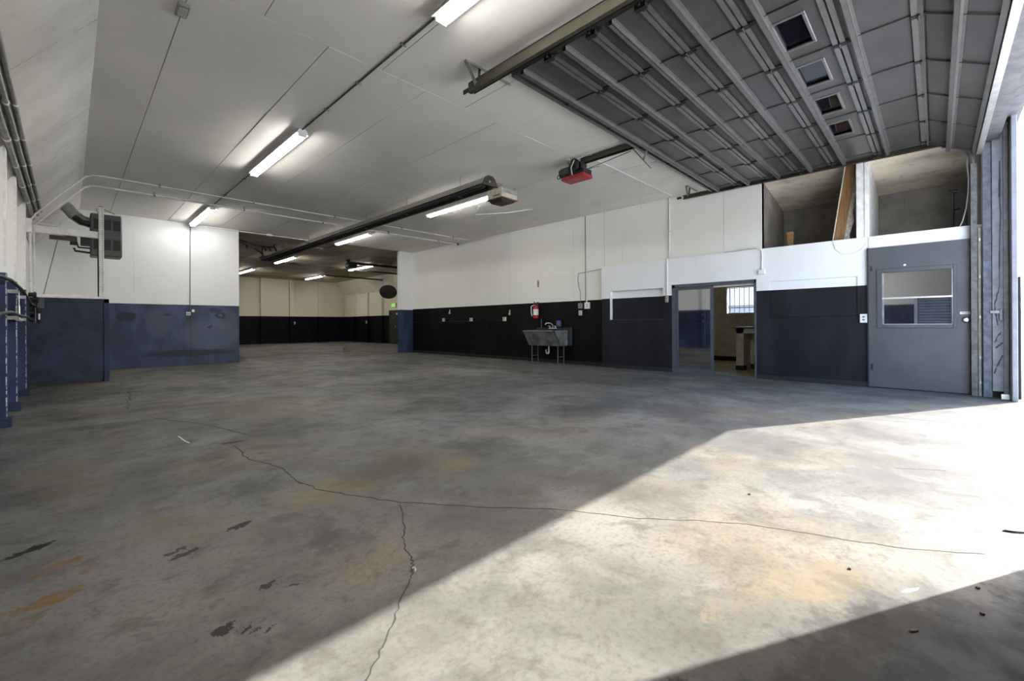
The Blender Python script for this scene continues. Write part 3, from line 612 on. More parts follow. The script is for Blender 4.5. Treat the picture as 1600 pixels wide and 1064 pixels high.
# slope pipes at the left wall
for k, (dx, dz, r, lb) in enumerate(((0, 0, .028, 'thick grey pipe lowest under the left ceiling slope'), (.055, .075, .022, 'middle grey pipe under the left ceiling slope'), (.10, .145, .018, 'thin grey pipe highest under the left ceiling slope'))):
    p = empty('slope_pipe', (-.45+dx, 5.5, 3.06+dz), lb, 'pipe', 'pipes along the left slope')
    MB().tube([(-.455+dx, -.4, 3.10+dz), (-.455+dx, 11.9, 3.10+dz)], r, 10).build('run', 'galvanized', p)
    for y in (1.5, 3.7, 5.9, 7.0, 8.1, 9.2, 10.3): MB().tube([(-.455+dx, y+k*.2, 3.10+dz), (-.455+dx, y+.04+k*.2, 3.10+dz)], r+.006, 10).build('strap', 'white_metal', p)

# ------------------------------------------------------------------ radiant tube heater
rh = empty('tube_heater', (5.33, 12, 3.6), 'long radiant tube heater with a metal hood hung under the ceiling', 'heater')
y0, y1 = 5.75, 18.4
for a, b in zip((0, .25, .5, .75), (.25, .5, .75, 1)):
    ya, yb = y0+(y1-y0)*a, y0+(y1-y0)*b-.01
    hood = [(5.15, 3.62), (5.22, 3.74), (5.28, 3.775), (5.38, 3.775), (5.44, 3.74), (5.51, 3.62), (5.50, 3.617), (5.432, 3.733), (5.378, 3.767), (5.282, 3.767), (5.228, 3.733), (5.16, 3.617)]
    MB().prism(hood, 1, ya, yb).build('hood', 'heater_hood', rh)
MB().prism([(5.17, 3.625), (5.23, 3.73), (5.285, 3.76), (5.375, 3.76), (5.43, 3.73), (5.49, 3.625)], 1, y0+.03, y1-.03).build('liner', 'heater_black', rh)
for dx in (-.085, .085): MB().tube([(5.33+dx, y0+.08, 3.615), (5.33+dx, y1, 3.615)], .05, 10).build('burner_tube', 'heater_black', rh)
for yy in (y0-.012, y1): MB().prism([(5.14, 3.60), (5.21, 3.745), (5.275, 3.785), (5.385, 3.785), (5.45, 3.745), (5.52, 3.60)], 1, yy, yy+.014).build('end_cap', 'heater_brown', rh)
MB().lathe([(.012, 0), (.022, .004), (.022, .02), (.012, .022)], (5.30, y0-.03, 3.67), 1, 12).build('sight_glass', 'bright_steel', rh)
yy = 6.6
while yy < 18:
    MB().tube([(5.16, yy, 3.62), (5.33, yy, 3.57), (5.50, yy, 3.62)], .008, 6).tube([(5.33, yy, 3.775), (5.33, yy, 4.0)], .004, 5).build('hanger', 'dark_grey_metal', rh); yy += 1.9
MB().beam((5.0, 13.6, 3.60), (5.25, 13.6, 3.60), .02, .02).build('side_bracket', 'black_metal', rh)
MB().box(5.52, 5.86, 14.3, 14.33, 3.60, 3.62).box(5.84, 5.86, 13.4, 14.33, 3.60, 3.62).box(5.52, 5.86, 13.4, 13.43, 3.60, 3.62).build('deflector_frame', 'black_metal', rh)
MB().box(5.20, 5.45, 18.42, 18.75, 3.58, 3.80).build('fan_box', 'galvanized', rh, bevel=.01)
MB().tube([(5.30, 18.6, 3.80), (5.10, 18.5, 3.95), (4.9, 18.3, 3.99)], .02, 6).build('gas_hose', 'black_metal', rh)

# burner box hung beside the light
bb = empty('burner_box', (6.55, 6.6, 3.68), 'rusty white burner box hung from the ceiling by the strip light', 'burner box')
MB().box(6.22, 6.68, 6.36, 6.80, 3.72, 3.93).build('case', 'burner_white', bb, bevel=.008)
MB().box(6.25, 6.65, 6.355, 6.36, 3.83, 3.91).build('cover', 'bright_steel', bb)
MB().prism([(6.22, 3.72), (6.68, 3.72), (6.60, 3.665), (6.30, 3.665)], 1, 6.40, 6.76).build('outlet', 'heater_brown', bb)
MB().box(6.215, 6.69, 6.35, 6.81, 3.715, 3.735).build('rust_rim', 'rust_brown', bb)
for k in range(4): MB().box(6.216, 6.221, 6.42+k*.05, 6.45+k*.05, 3.77, 3.80).build('slot', 'ink', bb)
for (x, y) in ((6.25, 6.4), (6.65, 6.4), (6.25, 6.76), (6.65, 6.76)): MB().tube([(x, y, 3.93), (x, y, 4.0)], .006, 6).build('hanger_rod', 'galvanized', bb)
fl_ = empty('flue_pipe', (6.9, 7.6, 3.96), 'short bent white pipe on the ceiling behind the burner box', 'pipe')
MB().tube([(6.95, 7.9, 3.975), (7.45, 8.6, 3.975), (7.9, 7.9, 3.975), (8.1, 7.2, 3.975)], .012, 6).build('run', 'white_metal', fl_)

# ------------------------------------------------------------------ left corner: unit heater, shelf frame, closet
uh = empty('unit_heater', (.58, 13.2, 2.62), 'black boxy unit heater with louvre openings above the navy closet', 'heater')
cas_ = MB().box(.33, .84, 13.0, 13.5, 2.64, 3.56).build('case', 'dark_grey_metal', uh, bevel=.02)
for z in (2.78, 3.22):
    for k in range(3): MB().box(.38+k*.155, .50+k*.155, 12.985, 13.002, z, z+.22).build('louvre_opening', 'heater_black', cas_)
MB().box(.35, .82, 12.985, 12.998, 3.02, 3.20).build('front_panel', 'dark_grey_metal', uh, bevel=.006)
MB().tube([(.36, 13.2, 3.36), (.20, 13.2, 3.40), (.08, 13.2, 3.50), (0.0, 13.2, 3.62), (-.12, 13.2, 3.74)], .11, 12).build('flue_elbow', 'galvanized', uh)
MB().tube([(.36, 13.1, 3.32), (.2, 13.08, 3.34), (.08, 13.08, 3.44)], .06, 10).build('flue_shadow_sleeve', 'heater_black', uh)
MB().tube([(.33, 13.1, 2.80), (.15, 13.1, 2.80), (.12, 13.1, 2.9), (.12, 13.1, 3.0), (-.4, 13.1, 3.1)], .018, 8).build('gas_pipe', 'black_metal', uh)
MB().tube([(.33, 13.1, 2.70), (.1, 13.1, 2.72), (.08, 13.1, 2.78)], .022, 8).box(.02, .12, 13.06, 13.14, 2.84, 2.93).build('gas_valve', 'black_metal', uh)
MB().box(.18, .33, 13.02, 13.3, 2.86, 3.05).box(.22, .33, 13.02, 13.3, 3.05, 3.15).build('burner_manifold', 'heater_black', uh)
MB().tube([(.45, 13.0, 3.56), (.42, 12.95, 3.64), (.5, 12.95, 3.68), (.72, 12.98, 3.58)], .006, 6).build('wire', 'black_rubber', uh)
sh = empty('shelf_frame', (0, 12.0, 1.72), 'white frame of slotted post and crossbeam on the navy closet', 'shelf frame')
MB().box(-.47, .42, 11.985, 12.04, 2.87, 3.0).build('crossbeam', 'white_paint', sh, bevel=.003)
MB().box(.42, .50, 11.97, 11.975, 1.70, 3.5).box(.42, .426, 11.97, 12.03, 1.70, 3.5).build('slotted_post', 'white_metal', sh)
mb = MB()
for k in range(44): mb.box(.47, .482, 11.967, 11.970, 1.75+k*.04, 1.765+k*.04)
mb.build('post_slots', 'ink', sh, kind='stuff'); MB().box(.425, .495, 11.975, 12.02, 3.5, 3.515).build('post_cap', 'black_metal', sh)
MB().box(-.26, .12, 12.2, 12.26, 2.80, 2.88).build('rear_beam', 'bronze_track', sh)
MB().tube([(-.15, 12.3, 2.8), (-.36, 12.9, 1.75)], .006, 5).build('stay_wire', 'dark_grey_metal', sh)
MB().box(.405, .42, 12.03, 12.06, 1.70, 2.87).build('dark_strip', 'dark_grey_metal', sh)
cl = empty('closet', (0, 12.3, 0), 'low navy wooden closet with a white ledge in the left corner', 'closet')
MB().box(-.61, .52, 12.0, 12.03, .07, 1.62).build('front_board', 'navy_paint', cl)
MB().box(.49, .57, 11.975, 12.04, .0, 1.66).build('corner_post', 'navy_paint', cl, bevel=.004)
MB().box(-.61, .57, 11.975, 12.04, 1.58, 1.655).build('top_rail', 'navy_paint', cl, bevel=.004)
MB().box(.53, .57, 12.03, 15.04, .03, 1.65).build('side_board', 'navy_paint', cl)
MB().box(-.61, .57, 11.97, 12.35, 1.655, 1.70).build('ledge', 'white_paint', cl, bevel=.004)
MB().box(-.61, .25, 12.2, 12.26, 1.70, 1.735).build('ledge_cleat', 'white_paint', sh)
MB().box(-.6, .5, 12.05, 12.09, 0.0, .07).build('kick_recess', 'black_metal', cl)
for (x, z) in ((-.30, 1.43), (-.16, 1.45), (.28, 1.57)): MB().lathe([(.012, 0), (.012, .004)], (x, 11.995, z), 1, 10).build('bolt_hole', 'ink', cl)
# hoses and valve cluster on the posts
hs = empty('hose_reel_valves', (-.42, 10.8, 1.2), 'cluster of black valves and fittings at the left edge of the navy closet', 'valves')
for k, (z, dx) in enumerate(((1.64, .02), (1.56, .05), (1.48, .03), (1.40, .05), (1.30, .02), (1.22, .05))):
    MB().tube([(-.47, 10.75+.06*k, z), (-.40+dx, 10.75+.06*k, z)], .035, 8).tube([(-.42+dx, 10.7+.06*k, z-.04), (-.42+dx, 10.85+.06*k, z+.04)], .016, 8).build('fitting', 'black_metal', hs)
MB().tube([(-.40, 10.9, 1.68), (-.40, 10.9, 1.18)], .02, 8).build('manifold', 'black_metal', hs)
MB().box(-.39, -.30, 11.0, 11.08, 1.42, 1.60).build('gauge_box', 'grey_frame_paint', hs, bevel=.005)
MB().box(-.365, -.345, 11.0, 11.02, 1.23, 1.33).build('tag', 'label_white', hs)
for (z0, z1, lb) in ((1.60, 1.46, 'upper black hose looped along the left posts'), (1.26, 1.21, 'lower black hose along the left posts')):
    h = empty('air_hose', (-.43, 8, min(z0, z1)), lb, 'hose', 'black hoses on the left posts')
    pts = [(-.43, 5.2, z0-.10), (-.43, 6.0, z0-.04), (-.43, 7.0, z0), (-.42, 8.2, z0-.02), (-.42, 9.2, (z0+z1)/2+.01), (-.42, 10.2, z1+.01), (-.41, 10.8, z1)]
    MB().tube(pts, .018, 8).build('hose', 'black_rubber', h)
    for y in (7.37, 8.72): MB().box(-.48, -.40, y-.02, y+.02, (z0+z1)/2-.05, (z0+z1)/2-.01).build('hook', 'bright_steel', h)
lev = empty('pipe_lever', (-.46, 8.7, 1.1), 'thin steel drop lever hanging on the second left post', 'lever')
MB().tube([(-.455, 8.55, 1.58), (-.455, 8.56, 1.38)], .006, 6).tube([(-.455, 8.56, 1.38), (-.455, 8.57, 1.2)], .014, 6).build('rod', 'bright_steel', lev); MB().tube([(-.47, 8.52, 1.2), (-.44, 8.64, 1.19)], .02, 8).build('knob', 'bright_steel', lev)
cr = empty('wall_riser', (-.47, 11.5, 1.75), 'white electrical conduit riser with grey box at the left corner', 'conduit')
MB().tube([(-.47, 11.45, 1.7), (-.47, 11.45, 3.0)], .014, 8).tube([(-.44, 11.75, 1.72), (-.44, 11.75, 2.95), (-.40, 11.75, 3.0), (-.1, 11.8, 3.0)], .012, 8).build('pipes', 'white_metal', cr)
MB().box(-.52, -.44, 11.05, 11.15, 2.72, 2.96).build('switch_box', 'white_metal', cr, bevel=.005)

# ------------------------------------------------------------------ right wall fittings
def outlet(y, z, label, w_=.075, h=.115, x=XR, mat='beige_plastic', dark=True):
    o = empty('outlet', (x-.02, y, z-h/2), label, 'outlet', 'electrical fittings on the right wall')
    b_ = MB().box(x-.045, x, y-w_/2, y+w_/2, z-h/2, z+h/2).build('box', mat, o, bevel=.005)
    if dark:
        for dz in (-.025, .025): MB().box(x-.048, x-.045, y-.015, y+.015, z+dz-.012, z+dz+.012).build('socket', 'dark_grey_metal', b_)
    return o
outlet(12.97, 1.28, 'pale outlet box nearest the wide opening on the right wall', .12, .12)
outlet(11.41, 1.27, 'pale outlet box midway on the low right wall wire', .12, .12)
outlet(9.78, 1.27, 'pale outlet box left of the fire extinguisher', .13, .13)
outlet(6.86, 1.59, 'metal outlet box under the thin wavy wire', .13, .14, mat='galvanized')
outlet(6.64, 1.59, 'square white outlet with dark socket beside the office', .16, .17, mat='white_metal')
outlet(6.86, 1.40, 'small white switch lowest of three near the office', .09, .13, mat='label_white')
for (y, z, lb) in ((12.62, 1.53, 'small white hook plate above the first outlet'), (9.56, 1.43, 'small white hook plate left of the extinguisher')):
    h = empty('wall_hook', (XR-.02, y, z-.12), lb, 'hook', 'white hooks on the right wall')
    MB().box(XR-.012, XR, y-.02, y+.02, z-.04, z+.12).build('plate', 'label_white', h); MB().tube([(XR-.012, y, z), (XR-.05, y, z-.02), (XR-.05, y, z+.03)], .01, 6).build('hook', 'bright_steel', h)
ww = empty('wall_wire', (XR, 11, 1.2), 'dark wire run low along the black right wall', 'wire')
MB().tube([(XR-.012, 15.0, 1.20), (XR-.012, 12.97, 1.21), (XR-.012, 9.8, 1.21)], .008, 5).build('run', 'black_rubber', ww)
c2 = empty('wall_conduit', (XR-.02, 6.66, 1.7), 'tall white conduit dropping to the square white outlet', 'conduit')
MB().tube([(XR-.018, 6.66, 3.99), (XR-.018, 6.66, 1.67)], .014, 8).build('pipe', 'white_metal', c2); MB().tube([(XR-.012, 6.70, 3.99), (XR-.012, 6.70, 1.67)], .006, 6).build('cable', 'dark_grey_metal', c2)
c3 = empty('wavy_wire', (XR-.01, 6.9, 1.66), 'thin wavy grey wire hanging to the metal outlet box', 'wire')
MB().tube([(XR-.01, 6.15, 2.53), (XR-.01, 6.93, 2.47), (XR-.01, 6.95, 2.30), (XR-.01, 6.92, 2.1), (XR-.01, 6.87, 1.95), (XR-.01, 6.87, 1.66)], .006, 6).build('run', 'dark_grey_metal', c3)
c7 = empty('wall_conduit', (XR-.02, 4.37, 2.6), 'white conduit on the upper right wall above the sliding glass door', 'conduit')
MB().tube([(XR-.02, 4.37, 3.99), (XR-.02, 4.37, 2.60)], .014, 8).build('pipe', 'white_metal', c7); MB().box(XR-.03, XR, 4.355, 4.385, 3.2, 3.22).build('clip', 'galvanized', c7)
c4 = empty('wall_conduit', (XO-.02, 4.37, 1.6), 'white conduit running down beside the sliding glass door', 'conduit')
MB().tube([(XO-.02, 4.37, 2.57), (XO-.02, 4.37, 1.75)], .014, 8).build('pipe', 'white_metal', c4); MB().box(XO-.05, XO, 4.34, 4.41, 1.58, 1.74).build('end_fitting', 'galvanized', c4, bevel=.006)
c5 = empty('switch_drop', (XO-.02, 2.44, 2.05), 'white conduit with a square box above the office opening', 'conduit')
MB().tube([(XR-.01, 3.2, 2.575), (XO+.03, 2.7, 2.60), (XO-.015, 2.55, 2.59), (XO-.015, 2.44, 2.52), (XO-.015, 2.44, 2.15)], .012, 8).build('pipe', 'white_metal', c5); MB().box(XO-.05, XO, 2.39, 2.50, 2.05, 2.15).build('box', 'white_metal', c5, bevel=.005)
outlet(.885, 1.17, 'white switch box on the narrow strip left of the grey door', .10, .15, x=XO, mat='label_white')
c6 = empty('drip_cord', (XO-.01, 1.1, 2.2), 'thin slack cable looped over the white wall under the loft', 'cable')
MB().tube([(XO-.008, 1.30, 2.54), (XO-.008, 1.28, 2.42), (XO-.008, 1.20, 2.32), (XO-.008, 1.05, 2.29), (XO-.008, .92, 2.34), (XO-.008, .84, 2.45)], .005, 5).build('run', 'white_metal', c6)
lab = empty('wall_label', (XR, 8.38, 2.17), 'narrow faded orange label on the white right wall', 'label')
MB().box(XR-.004, XR, 8.34, 8.42, 2.18, 2.42).build('sheet', 'gypsum', lab); MB().box(XR-.006, XR-.004, 8.35, 8.40, 2.20, 2.38).build('print', 'rust_brown', lab)
bt = empty('wall_batten', (XR, 9.53, 3.2), 'thin white batten on the upper right wall', 'batten'); MB().box(XR-.015, XR, 9.515, 9.545, 3.2, 3.99).build('strip', 'white_paint', bt)
ex = empty('fire_extinguisher', (9.60, 8.40, 1.25), 'red fire extinguisher with white label on the black wall', 'fire extinguisher')
cyl_ = MB().lathe([(.03, 0), (.075, .01), (.08, .03), (.08, .30), (.07, .345), (.03, .37), (.03, .40)], (9.59, 8.40, 1.27), 2, 18).build('cylinder', 'red_paint', ex)
MB().lathe([(.0812, 0), (.0812, .17)], (9.59, 8.40, 1.37), 2, 18).build('label', 'label_white', cyl_)
MB().box(9.53, 9.61, 8.38, 8.42, 1.67, 1.70).beam((9.60, 8.40, 1.70), (9.50, 8.40, 1.76), .025, .012).build('handle', 'black_metal', ex)
MB().tube([(9.55, 8.42, 1.67), (9.50, 8.50, 1.62), (9.50, 8.50, 1.45), (9.52, 8.49, 1.34)], .013, 8).build('hose', 'label_white', ex)
MB().box(9.66, 9.68, 8.36, 8.44, 1.40, 1.75).build('bracket', 'black_metal', ex)

sk = empty('utility_sink', (9.3, 7.8, 0), 'stained steel utility sink on thin legs against the black wall', 'sink')
ya, yb = 7.25, 8.38
mb = MB(); prof = [(9.0, .915), (9.26, .50), (9.60, .50), (9.60, .915)]
mb.prism([(9.0, .915), (9.26, .50), (9.275, .51), (9.02, .915)], 1, ya, yb).prism([(9.26, .50), (9.60, .50), (9.60, .512), (9.265, .512)], 1, ya, yb).box(9.588, 9.60, ya, yb, .5, .915)
mb.prism(prof, 1, ya, ya+.012).prism(prof, 1, yb-.012, yb)
mb.build('basin', 'sink_steel', sk)
MB().box(8.985, 9.02, ya-.01, yb+.01, .905, .93).box(8.985, 9.62, ya-.01, ya+.02, .905, .93).box(8.985, 9.62, yb-.02, yb+.01, .905, .93).build('rim', 'galvanized', sk)
MB().box(9.60, 9.66, ya-.12, yb, .50, 1.0).build('backsplash', 'charcoal_paint', sk, bevel=.004)
for (x, y) in ((9.30, 7.36), (9.30, 8.30), (9.56, 7.36), (9.56, 8.30)): MB().tube([(x, y, 0), (x, y, .5)], .016, 8).build('leg', 'dark_grey_metal', sk)
for y in (7.36, 8.30): MB().tube([(9.30, y, .2), (9.56, y, .2)], .01, 6).build('stretcher', 'dark_grey_metal', sk)
MB().tube([(9.45, 7.80, .50), (9.45, 7.80, .33)] + [(9.45, 7.85-.05*math.cos(a), .33-.06*math.sin(a)) for a in [k*math.pi/6 for k in range(1, 6)]] + [(9.45, 7.90, .34), (9.45, 7.9, .38)], .022, 10).build('drain_trap', 'pvc', sk)
MB().box(9.52, 9.59, 7.62, 7.86, .97, 1.0).tube([(9.56, 7.74, 1.0), (9.55, 7.74, 1.08), (9.48, 7.76, 1.13), (9.36, 7.82, 1.13), (9.34, 7.83, 1.09)], .012, 8).build('faucet', 'bright_steel', sk); fau = bpy.data.objects['faucet']
for y in (7.64, 7.84): MB().tube([(9.55, y, 1.0), (9.55, y, 1.04)], .012, 8).tube([(9.55, y-.03, 1.045), (9.50, y+.03, 1.05)], .008, 6).build('tap_handle', 'bright_steel', fau)
MB().tube([(9.63, 8.22, .95), (9.66, 8.25, 1.25)], .006, 6).build('supply_pipe', 'galvanized', sk)
sd = empty('soap_dispenser', (9.62, 7.58, 1.03), 'dark blue soap dispenser above the sink', 'soap dispenser')
MB().box(9.58, 9.68, 7.53, 7.63, 1.03, 1.20).build('body', 'soap_blue', sd, bevel=.012); MB().box(9.57, 9.585, 7.55, 7.61, 1.05, 1.08).build('push_bar', 'ink', sd)

# ------------------------------------------------------------------ office door and contents
d1 = empty('door_1', (9.58, 3.4, 0), 'sliding glass door in a grey frame, left leaf shut and right side open', None, kind='structure')
MB().box(9.53, 9.66, 4.20, 4.265, 0, 1.97).box(9.53, 9.66, 2.545, 2.58, 0, 1.97).box(9.53, 9.66, 2.55, 4.26, 1.90, 1.97).box(9.55, 9.66, 2.55, 4.26, 0, .02).build('frame', 'grey_frame_paint', d1)
MB().box(9.56, 9.60, 3.38, 3.44, .02, 1.90).box(9.56, 9.60, 4.14, 4.20, .02, 1.90).box(9.56, 9.60, 3.44, 4.14, .02, .10).box(9.56, 9.60, 3.44, 4.14, 1.84, 1.90).build('leaf', 'grey_frame_paint', d1)
MB().box(9.577, 9.583, 3.44, 4.14, .10, 1.84).build('pane', 'tinted_glass', d1)
MB().box(9.585, 9.64, 2.58, 3.38, 1.86, 1.90).build('head_track', 'beige_plastic', d1)
w1 = empty('window_1', (13.55, 4.02, 1.36), 'office window with dark security bars', None, kind='structure')
MB().box(13.50, 13.60, 4.38, 4.43, 1.36, 2.16).box(13.50, 13.60, 3.62, 3.65, 1.36, 2.16).box(13.50, 13.60, 3.62, 4.43, 1.36, 1.39).box(13.50, 13.60, 3.62, 4.43, 2.13, 2.16).build('frame', 'white_paint', w1)
MB().box(13.57, 13.575, 3.65, 4.38, 1.39, 2.13).build('pane', 'clear_glass', w1)
for k in range(6): MB().tube([(13.66, 3.70+k*.13, 1.38), (13.66, 3.70+k*.13, 2.14)], .010 if 0 < k < 5 else .018, 6).build('bar', 'charcoal_paint', w1)
for z in (1.39, 1.55, 2.12): MB().box(13.65, 13.67, 3.62, 4.42, z-.012, z+.012).build('bar', 'charcoal_paint', w1)
ct = empty('counter_desk', (11.6, 2.4, 0), 'cream counter with a dark top inside the office', 'counter')
MB().box(10.96, 11.14, 3.20, 3.36, 0, .98).box(10.96, 11.14, 1.25, 3.36, .86, .98).box(11.12, 12.2, 3.20, 3.36, 0, .98).box(11.5, 11.6, 1.25, 3.2, .1, .9).build('body', 'cream_paint', ct)
MB().box(10.90, 12.3, 1.22, 3.42, .98, 1.01).build('worktop', 'black_metal', ct, bevel=.004)
MB().box(10.95, 11.15, 3.19, 3.37, .004, .11).box(11.49, 11.61, 1.25, 3.2, .004, .12).build('plinth', 'black_metal', ct)
sw = empty('light_switch', (13.49, 4.66, 1.22), 'white light switch plate on the tan office wall', 'switch')
MB().box(13.485, 13.5, 4.58, 4.72, 1.22, 1.36).build('plate', 'white_metal', sw, bevel=.003); MB().box(13.478, 13.486, 4.63, 4.67, 1.27, 1.31).build('toggle', 'label_white', sw)

# ------------------------------------------------------------------ grey slab door
d2 = empty('door_2', (9.52, .22, 0), 'wide grey slab door with a boarded louvre window', None, kind='structure')
grid(MB(), 0, 9.50, 9.545, [-.385, .815], [.015, 2.355], [(-.19, .64, 1.06, 1.92)]).build('slab', 'grey_door_paint', d2)
mb = MB()
for (a, b, c, d) in ((-.235, -.19, 1.005, 1.985), (.64, .71, 1.005, 1.985), (-.19, .64, 1.005, 1.06), (-.19, .64, 1.92, 1.985)): mb.box(9.485, 9.50, a, b, c, d)
mb.build('window_moulding', 'grey_door_paint', d2, bevel=.005)
MB().box(9.495, 9.53, .62, .64, 1.06, 1.92).box(9.495, 9.53, -.19, -.175, 1.06, 1.92).box(9.495, 9.53, -.19, .64, 1.06, 1.075).build('window_frame', 'galvanized', d2)
MB().box(9.488, 9.53, -.185, .64, 1.485, 1.51).build('mid_rail', 'bright_steel', d2)
MB().box(9.515, 9.521, -.175, .62, 1.51, 1.92).build('pane', 'tinted_glass', d2); MB().box(9.515, 9.521, .25, .62, 1.075, 1.485).build('pane', 'tinted_glass', d2)
MB().box(9.49, 9.53, .21, .25, 1.075, 1.485).build('mullion', 'dark_grey_metal', d2)
for k in range(9):
    z = 1.09+k*.044
    MB().prism([(9.498, z), (9.504, z), (9.530, z+.036), (9.524, z+.036)], 1, -.165, .20).build('louvre_slat', 'grey_frame_paint', d2)
MB().box(9.53, 9.54, -.18, .25, 1.07, 1.49).build('louvre_backing', 'black_metal', d2)
MB().box(9.495, 9.53, -.178, -.16, 1.075, 1.485).build('louvre_channel', 'black_metal', d2)
MB().lathe([(.012, 0), (.034, 0), (.036, .008), (.02, .02), (.022, .045), (.012, .055)], (9.445, -.325, 1.13), 0, 14).build('knob', 'bright_steel', d2)
MB().lathe([(.005, 0), (.045, 0), (.045, .008)], (9.492, -.325, 1.13), 0, 16).build('knob_rose', 'black_metal', d2)
sgn = MB().box(9.496, 9.50, -.378, -.262, 1.215, 1.255).build('door_sign', 'label_white', d2)
text_mesh('PULL', 'lettering', .036, (9.4955, -.32, 1.235), (0, -1, 0), (0, 0, 1), 'ink', d2, .0006)
MB().lathe([(.012, 0), (.018, .001), (.018, .004)], (9.496, .36, 2.03), 0, 12).build('sticker', 'label_white', d2)
MB().box(9.49, 9.50, .765, .79, 1.96, 2.05).build('hinge', 'black_metal', d2); MB().box(9.49, 9.50, .765, .79, .3, .4).build('hinge', 'black_metal', d2)
MB().box(9.495, 9.54, .815, .835, 0, 2.36).build('edge_gasket', 'black_rubber', d2); MB().box(9.50, 9.55, -.40, -.385, 0, 2.36).build('edge_gasket', 'black_rubber', d2)
struct(MB().box(9.546, 9.68, -.40, .82, 0, .01).box(9.64, 9.68, -.40, .82, 0, 2.36), 'wall_behind_door', 'black_metal', 'dark backing behind the grey slab door')

# ------------------------------------------------------------------ loft contents
pl = empty('leaning_plank', (9.85, 1.2, 2.53), 'brown plank leaning beside the white loft post', 'plank')
MB().obox((9.70, 1.34, 2.54), (0, -.20, 1.42), (0, -1, -.14), (1, 0, 0), 1.43, .16, .035).build('board', 'plank_wood', pl, bevel=.003)
MB().obox((9.695, 1.345, 2.54), (0, -.20, 1.42), (0, -1, -.14), (1, 0, 0), 1.43, .014, .045).build('pale_edge', 'cream_paint', pl)
sp = empty('splintered_board', (9.78, 1.08, 2.53), 'broken pale wallboard strip with splintered edge by the loft post', 'board')
rr_ = random.Random(9); poly = [(1.17, 2.54)]; left = []; right = []
for k in range(12):
    f = k/11; z = 2.54+1.36*f; left.append((1.19-.17*f+rr_.uniform(-.012, .012), z)); right.append((1.09-.12*f+rr_.uniform(-.03, .03), z))
MB().prism(left+right[::-1], 0, 9.755, 9.775).build('wallboard', 'gypsum', sp)
for (a, b) in (((1.06, 3.35), (.99, 3.75)), ((1.02, 3.55), (.95, 3.90)), ((1.10, 3.2), (1.0, 3.5)), ((1.0, 3.7), (.92, 3.86))): MB().beam((9.795, a[0], a[1]), (9.79, b[0], b[1]), .02, .035, up=(1, 0, 0)).build('splinter', 'plank_wood', sp)
wbk = empty('wood_block', (9.9, 2.03, 2.52), 'small wood block standing on the left loft ledge', 'block')
MB().box(9.85, 9.92, 1.98, 2.08, 2.52, 2.86).build('block', 'rust_brown', wbk, bevel=.004); MB().box(9.845, 9.925, 1.975, 2.085, 2.82, 2.87).build('end_grain', 'plank_wood', wbk)
bp = empty('black_pipe', (10.2, -.2, 2.52), 'thin black pipe stand in the right loft bay', 'pipe')
MB().tube([(10.2, -.20, 2.52), (10.2, -.205, 3.24)], .022, 8).build('upright', 'black_metal', bp); MB().tube([(10.2, -.16, 3.25), (10.2, -.26, 3.25)], .03, 8).build('cap', 'black_metal', bp); MB().tube([(10.2, -.205, 2.95), (10.2, -.29, 2.95)], .016, 6).build('side_stub', 'black_metal', bp)
wc = empty('hanging_cord', (9.60, -.3, 2.5), 'white cord hanging from the door track in front of the loft', 'cord')
MB().tube([(9.51, -.36, 3.60), (9.52, -.345, 3.5), (9.55, -.36, 3.3), (9.58, -.36, 3.1), (9.60, -.34, 2.85), (9.62, -.30, 2.65), (9.64, -.27, 2.57)], .008, 6).build('cord', 'white_metal', wc); MB().tube([(9.51, -.36, 3.60), (9.51, -.36, 3.66)], .012, 8).build('clamp', 'galvanized', wc)

# ------------------------------------------------------------------ far bay
ov = empty('oval_sign', (11.7, 20.5, 2.5), 'dark oval disc hanging near the exit sign in the next bay', 'hanging disc')
ring = [(11.72+.50*math.cos(a), 2.84+.36*math.sin(a)) for a in [k*math.pi/14 for k in range(28)]]
inner = [(11.72+.42*math.cos(a), 2.84+.29*math.sin(a)) for a in [k*math.pi/14 for k in range(28)]]
MB().prism(ring, 1, 20.5, 20.56).build('rim', 'black_metal', ov); MB().prism(inner, 1, 20.49, 20.5).build('face', 'dark_olive', ov)
for x in (11.4, 12.0): MB().tube([(x, 20.53, 3.12), (x, 20.53, 4.0)], .006, 5).build('chain', 'dark_grey_metal', ov)
es = empty('exit_sign', (13.3, 22.72, 2.12), 'small green lit exit sign above the far door', 'exit sign')
MB().box(13.27, 13.35, 22.45, 22.90, 2.14, 2.38).build('housing', 'beige_plastic', es, bevel=.005); MB().box(13.26, 13.27, 22.47, 22.88, 2.16, 2.36).build('face', 'exit_green', es)
text_mesh('EXIT', 'lettering', .17, (13.258, 22.675, 2.255), (0, -1, 0), (0, 0, 1), 'label_white', es, .001)
d3 = empty('door_3', (13.32, 22.75, 0), 'dark olive exit door in the next bay', None, kind='structure')
MB().box(13.30, 13.35, 22.36, 23.14, 0.02, 1.90).build('leaf', 'dark_olive', d3); MB().box(13.285, 13.352, 23.14, 23.22, 0, 1.97).box(13.285, 13.352, 22.28, 22.36, 0, 1.97).box(13.285, 13.352, 22.28, 23.22, 1.90, 1.97).build('frame', 'black_metal', d3)
MB().lathe([(.02, 0), (.03, .02), (.02, .05)], (13.24, 22.44, 1.0), 0, 10).build('knob', 'bright_steel', d3); MB().box(13.22, 13.35, 22.1, 22.30, 1.70, 1.80).build('closer', 'cream_paint', d3)
fo = empty('door_opener', (8.6, 18.3, 3.6), 'black door opener with long rail on the ceiling of the next bay', 'door opener')
MB().box(8.45, 8.85, 18.1, 18.5, 3.62, 3.85).build('motor', 'black_metal', fo, bevel=.03); MB().lathe([(.05, 0), (.13, .02), (.13, .14), (.05, .16)], (8.42, 18.3, 3.84), 0, 12).build('pulley', 'black_metal', fo)
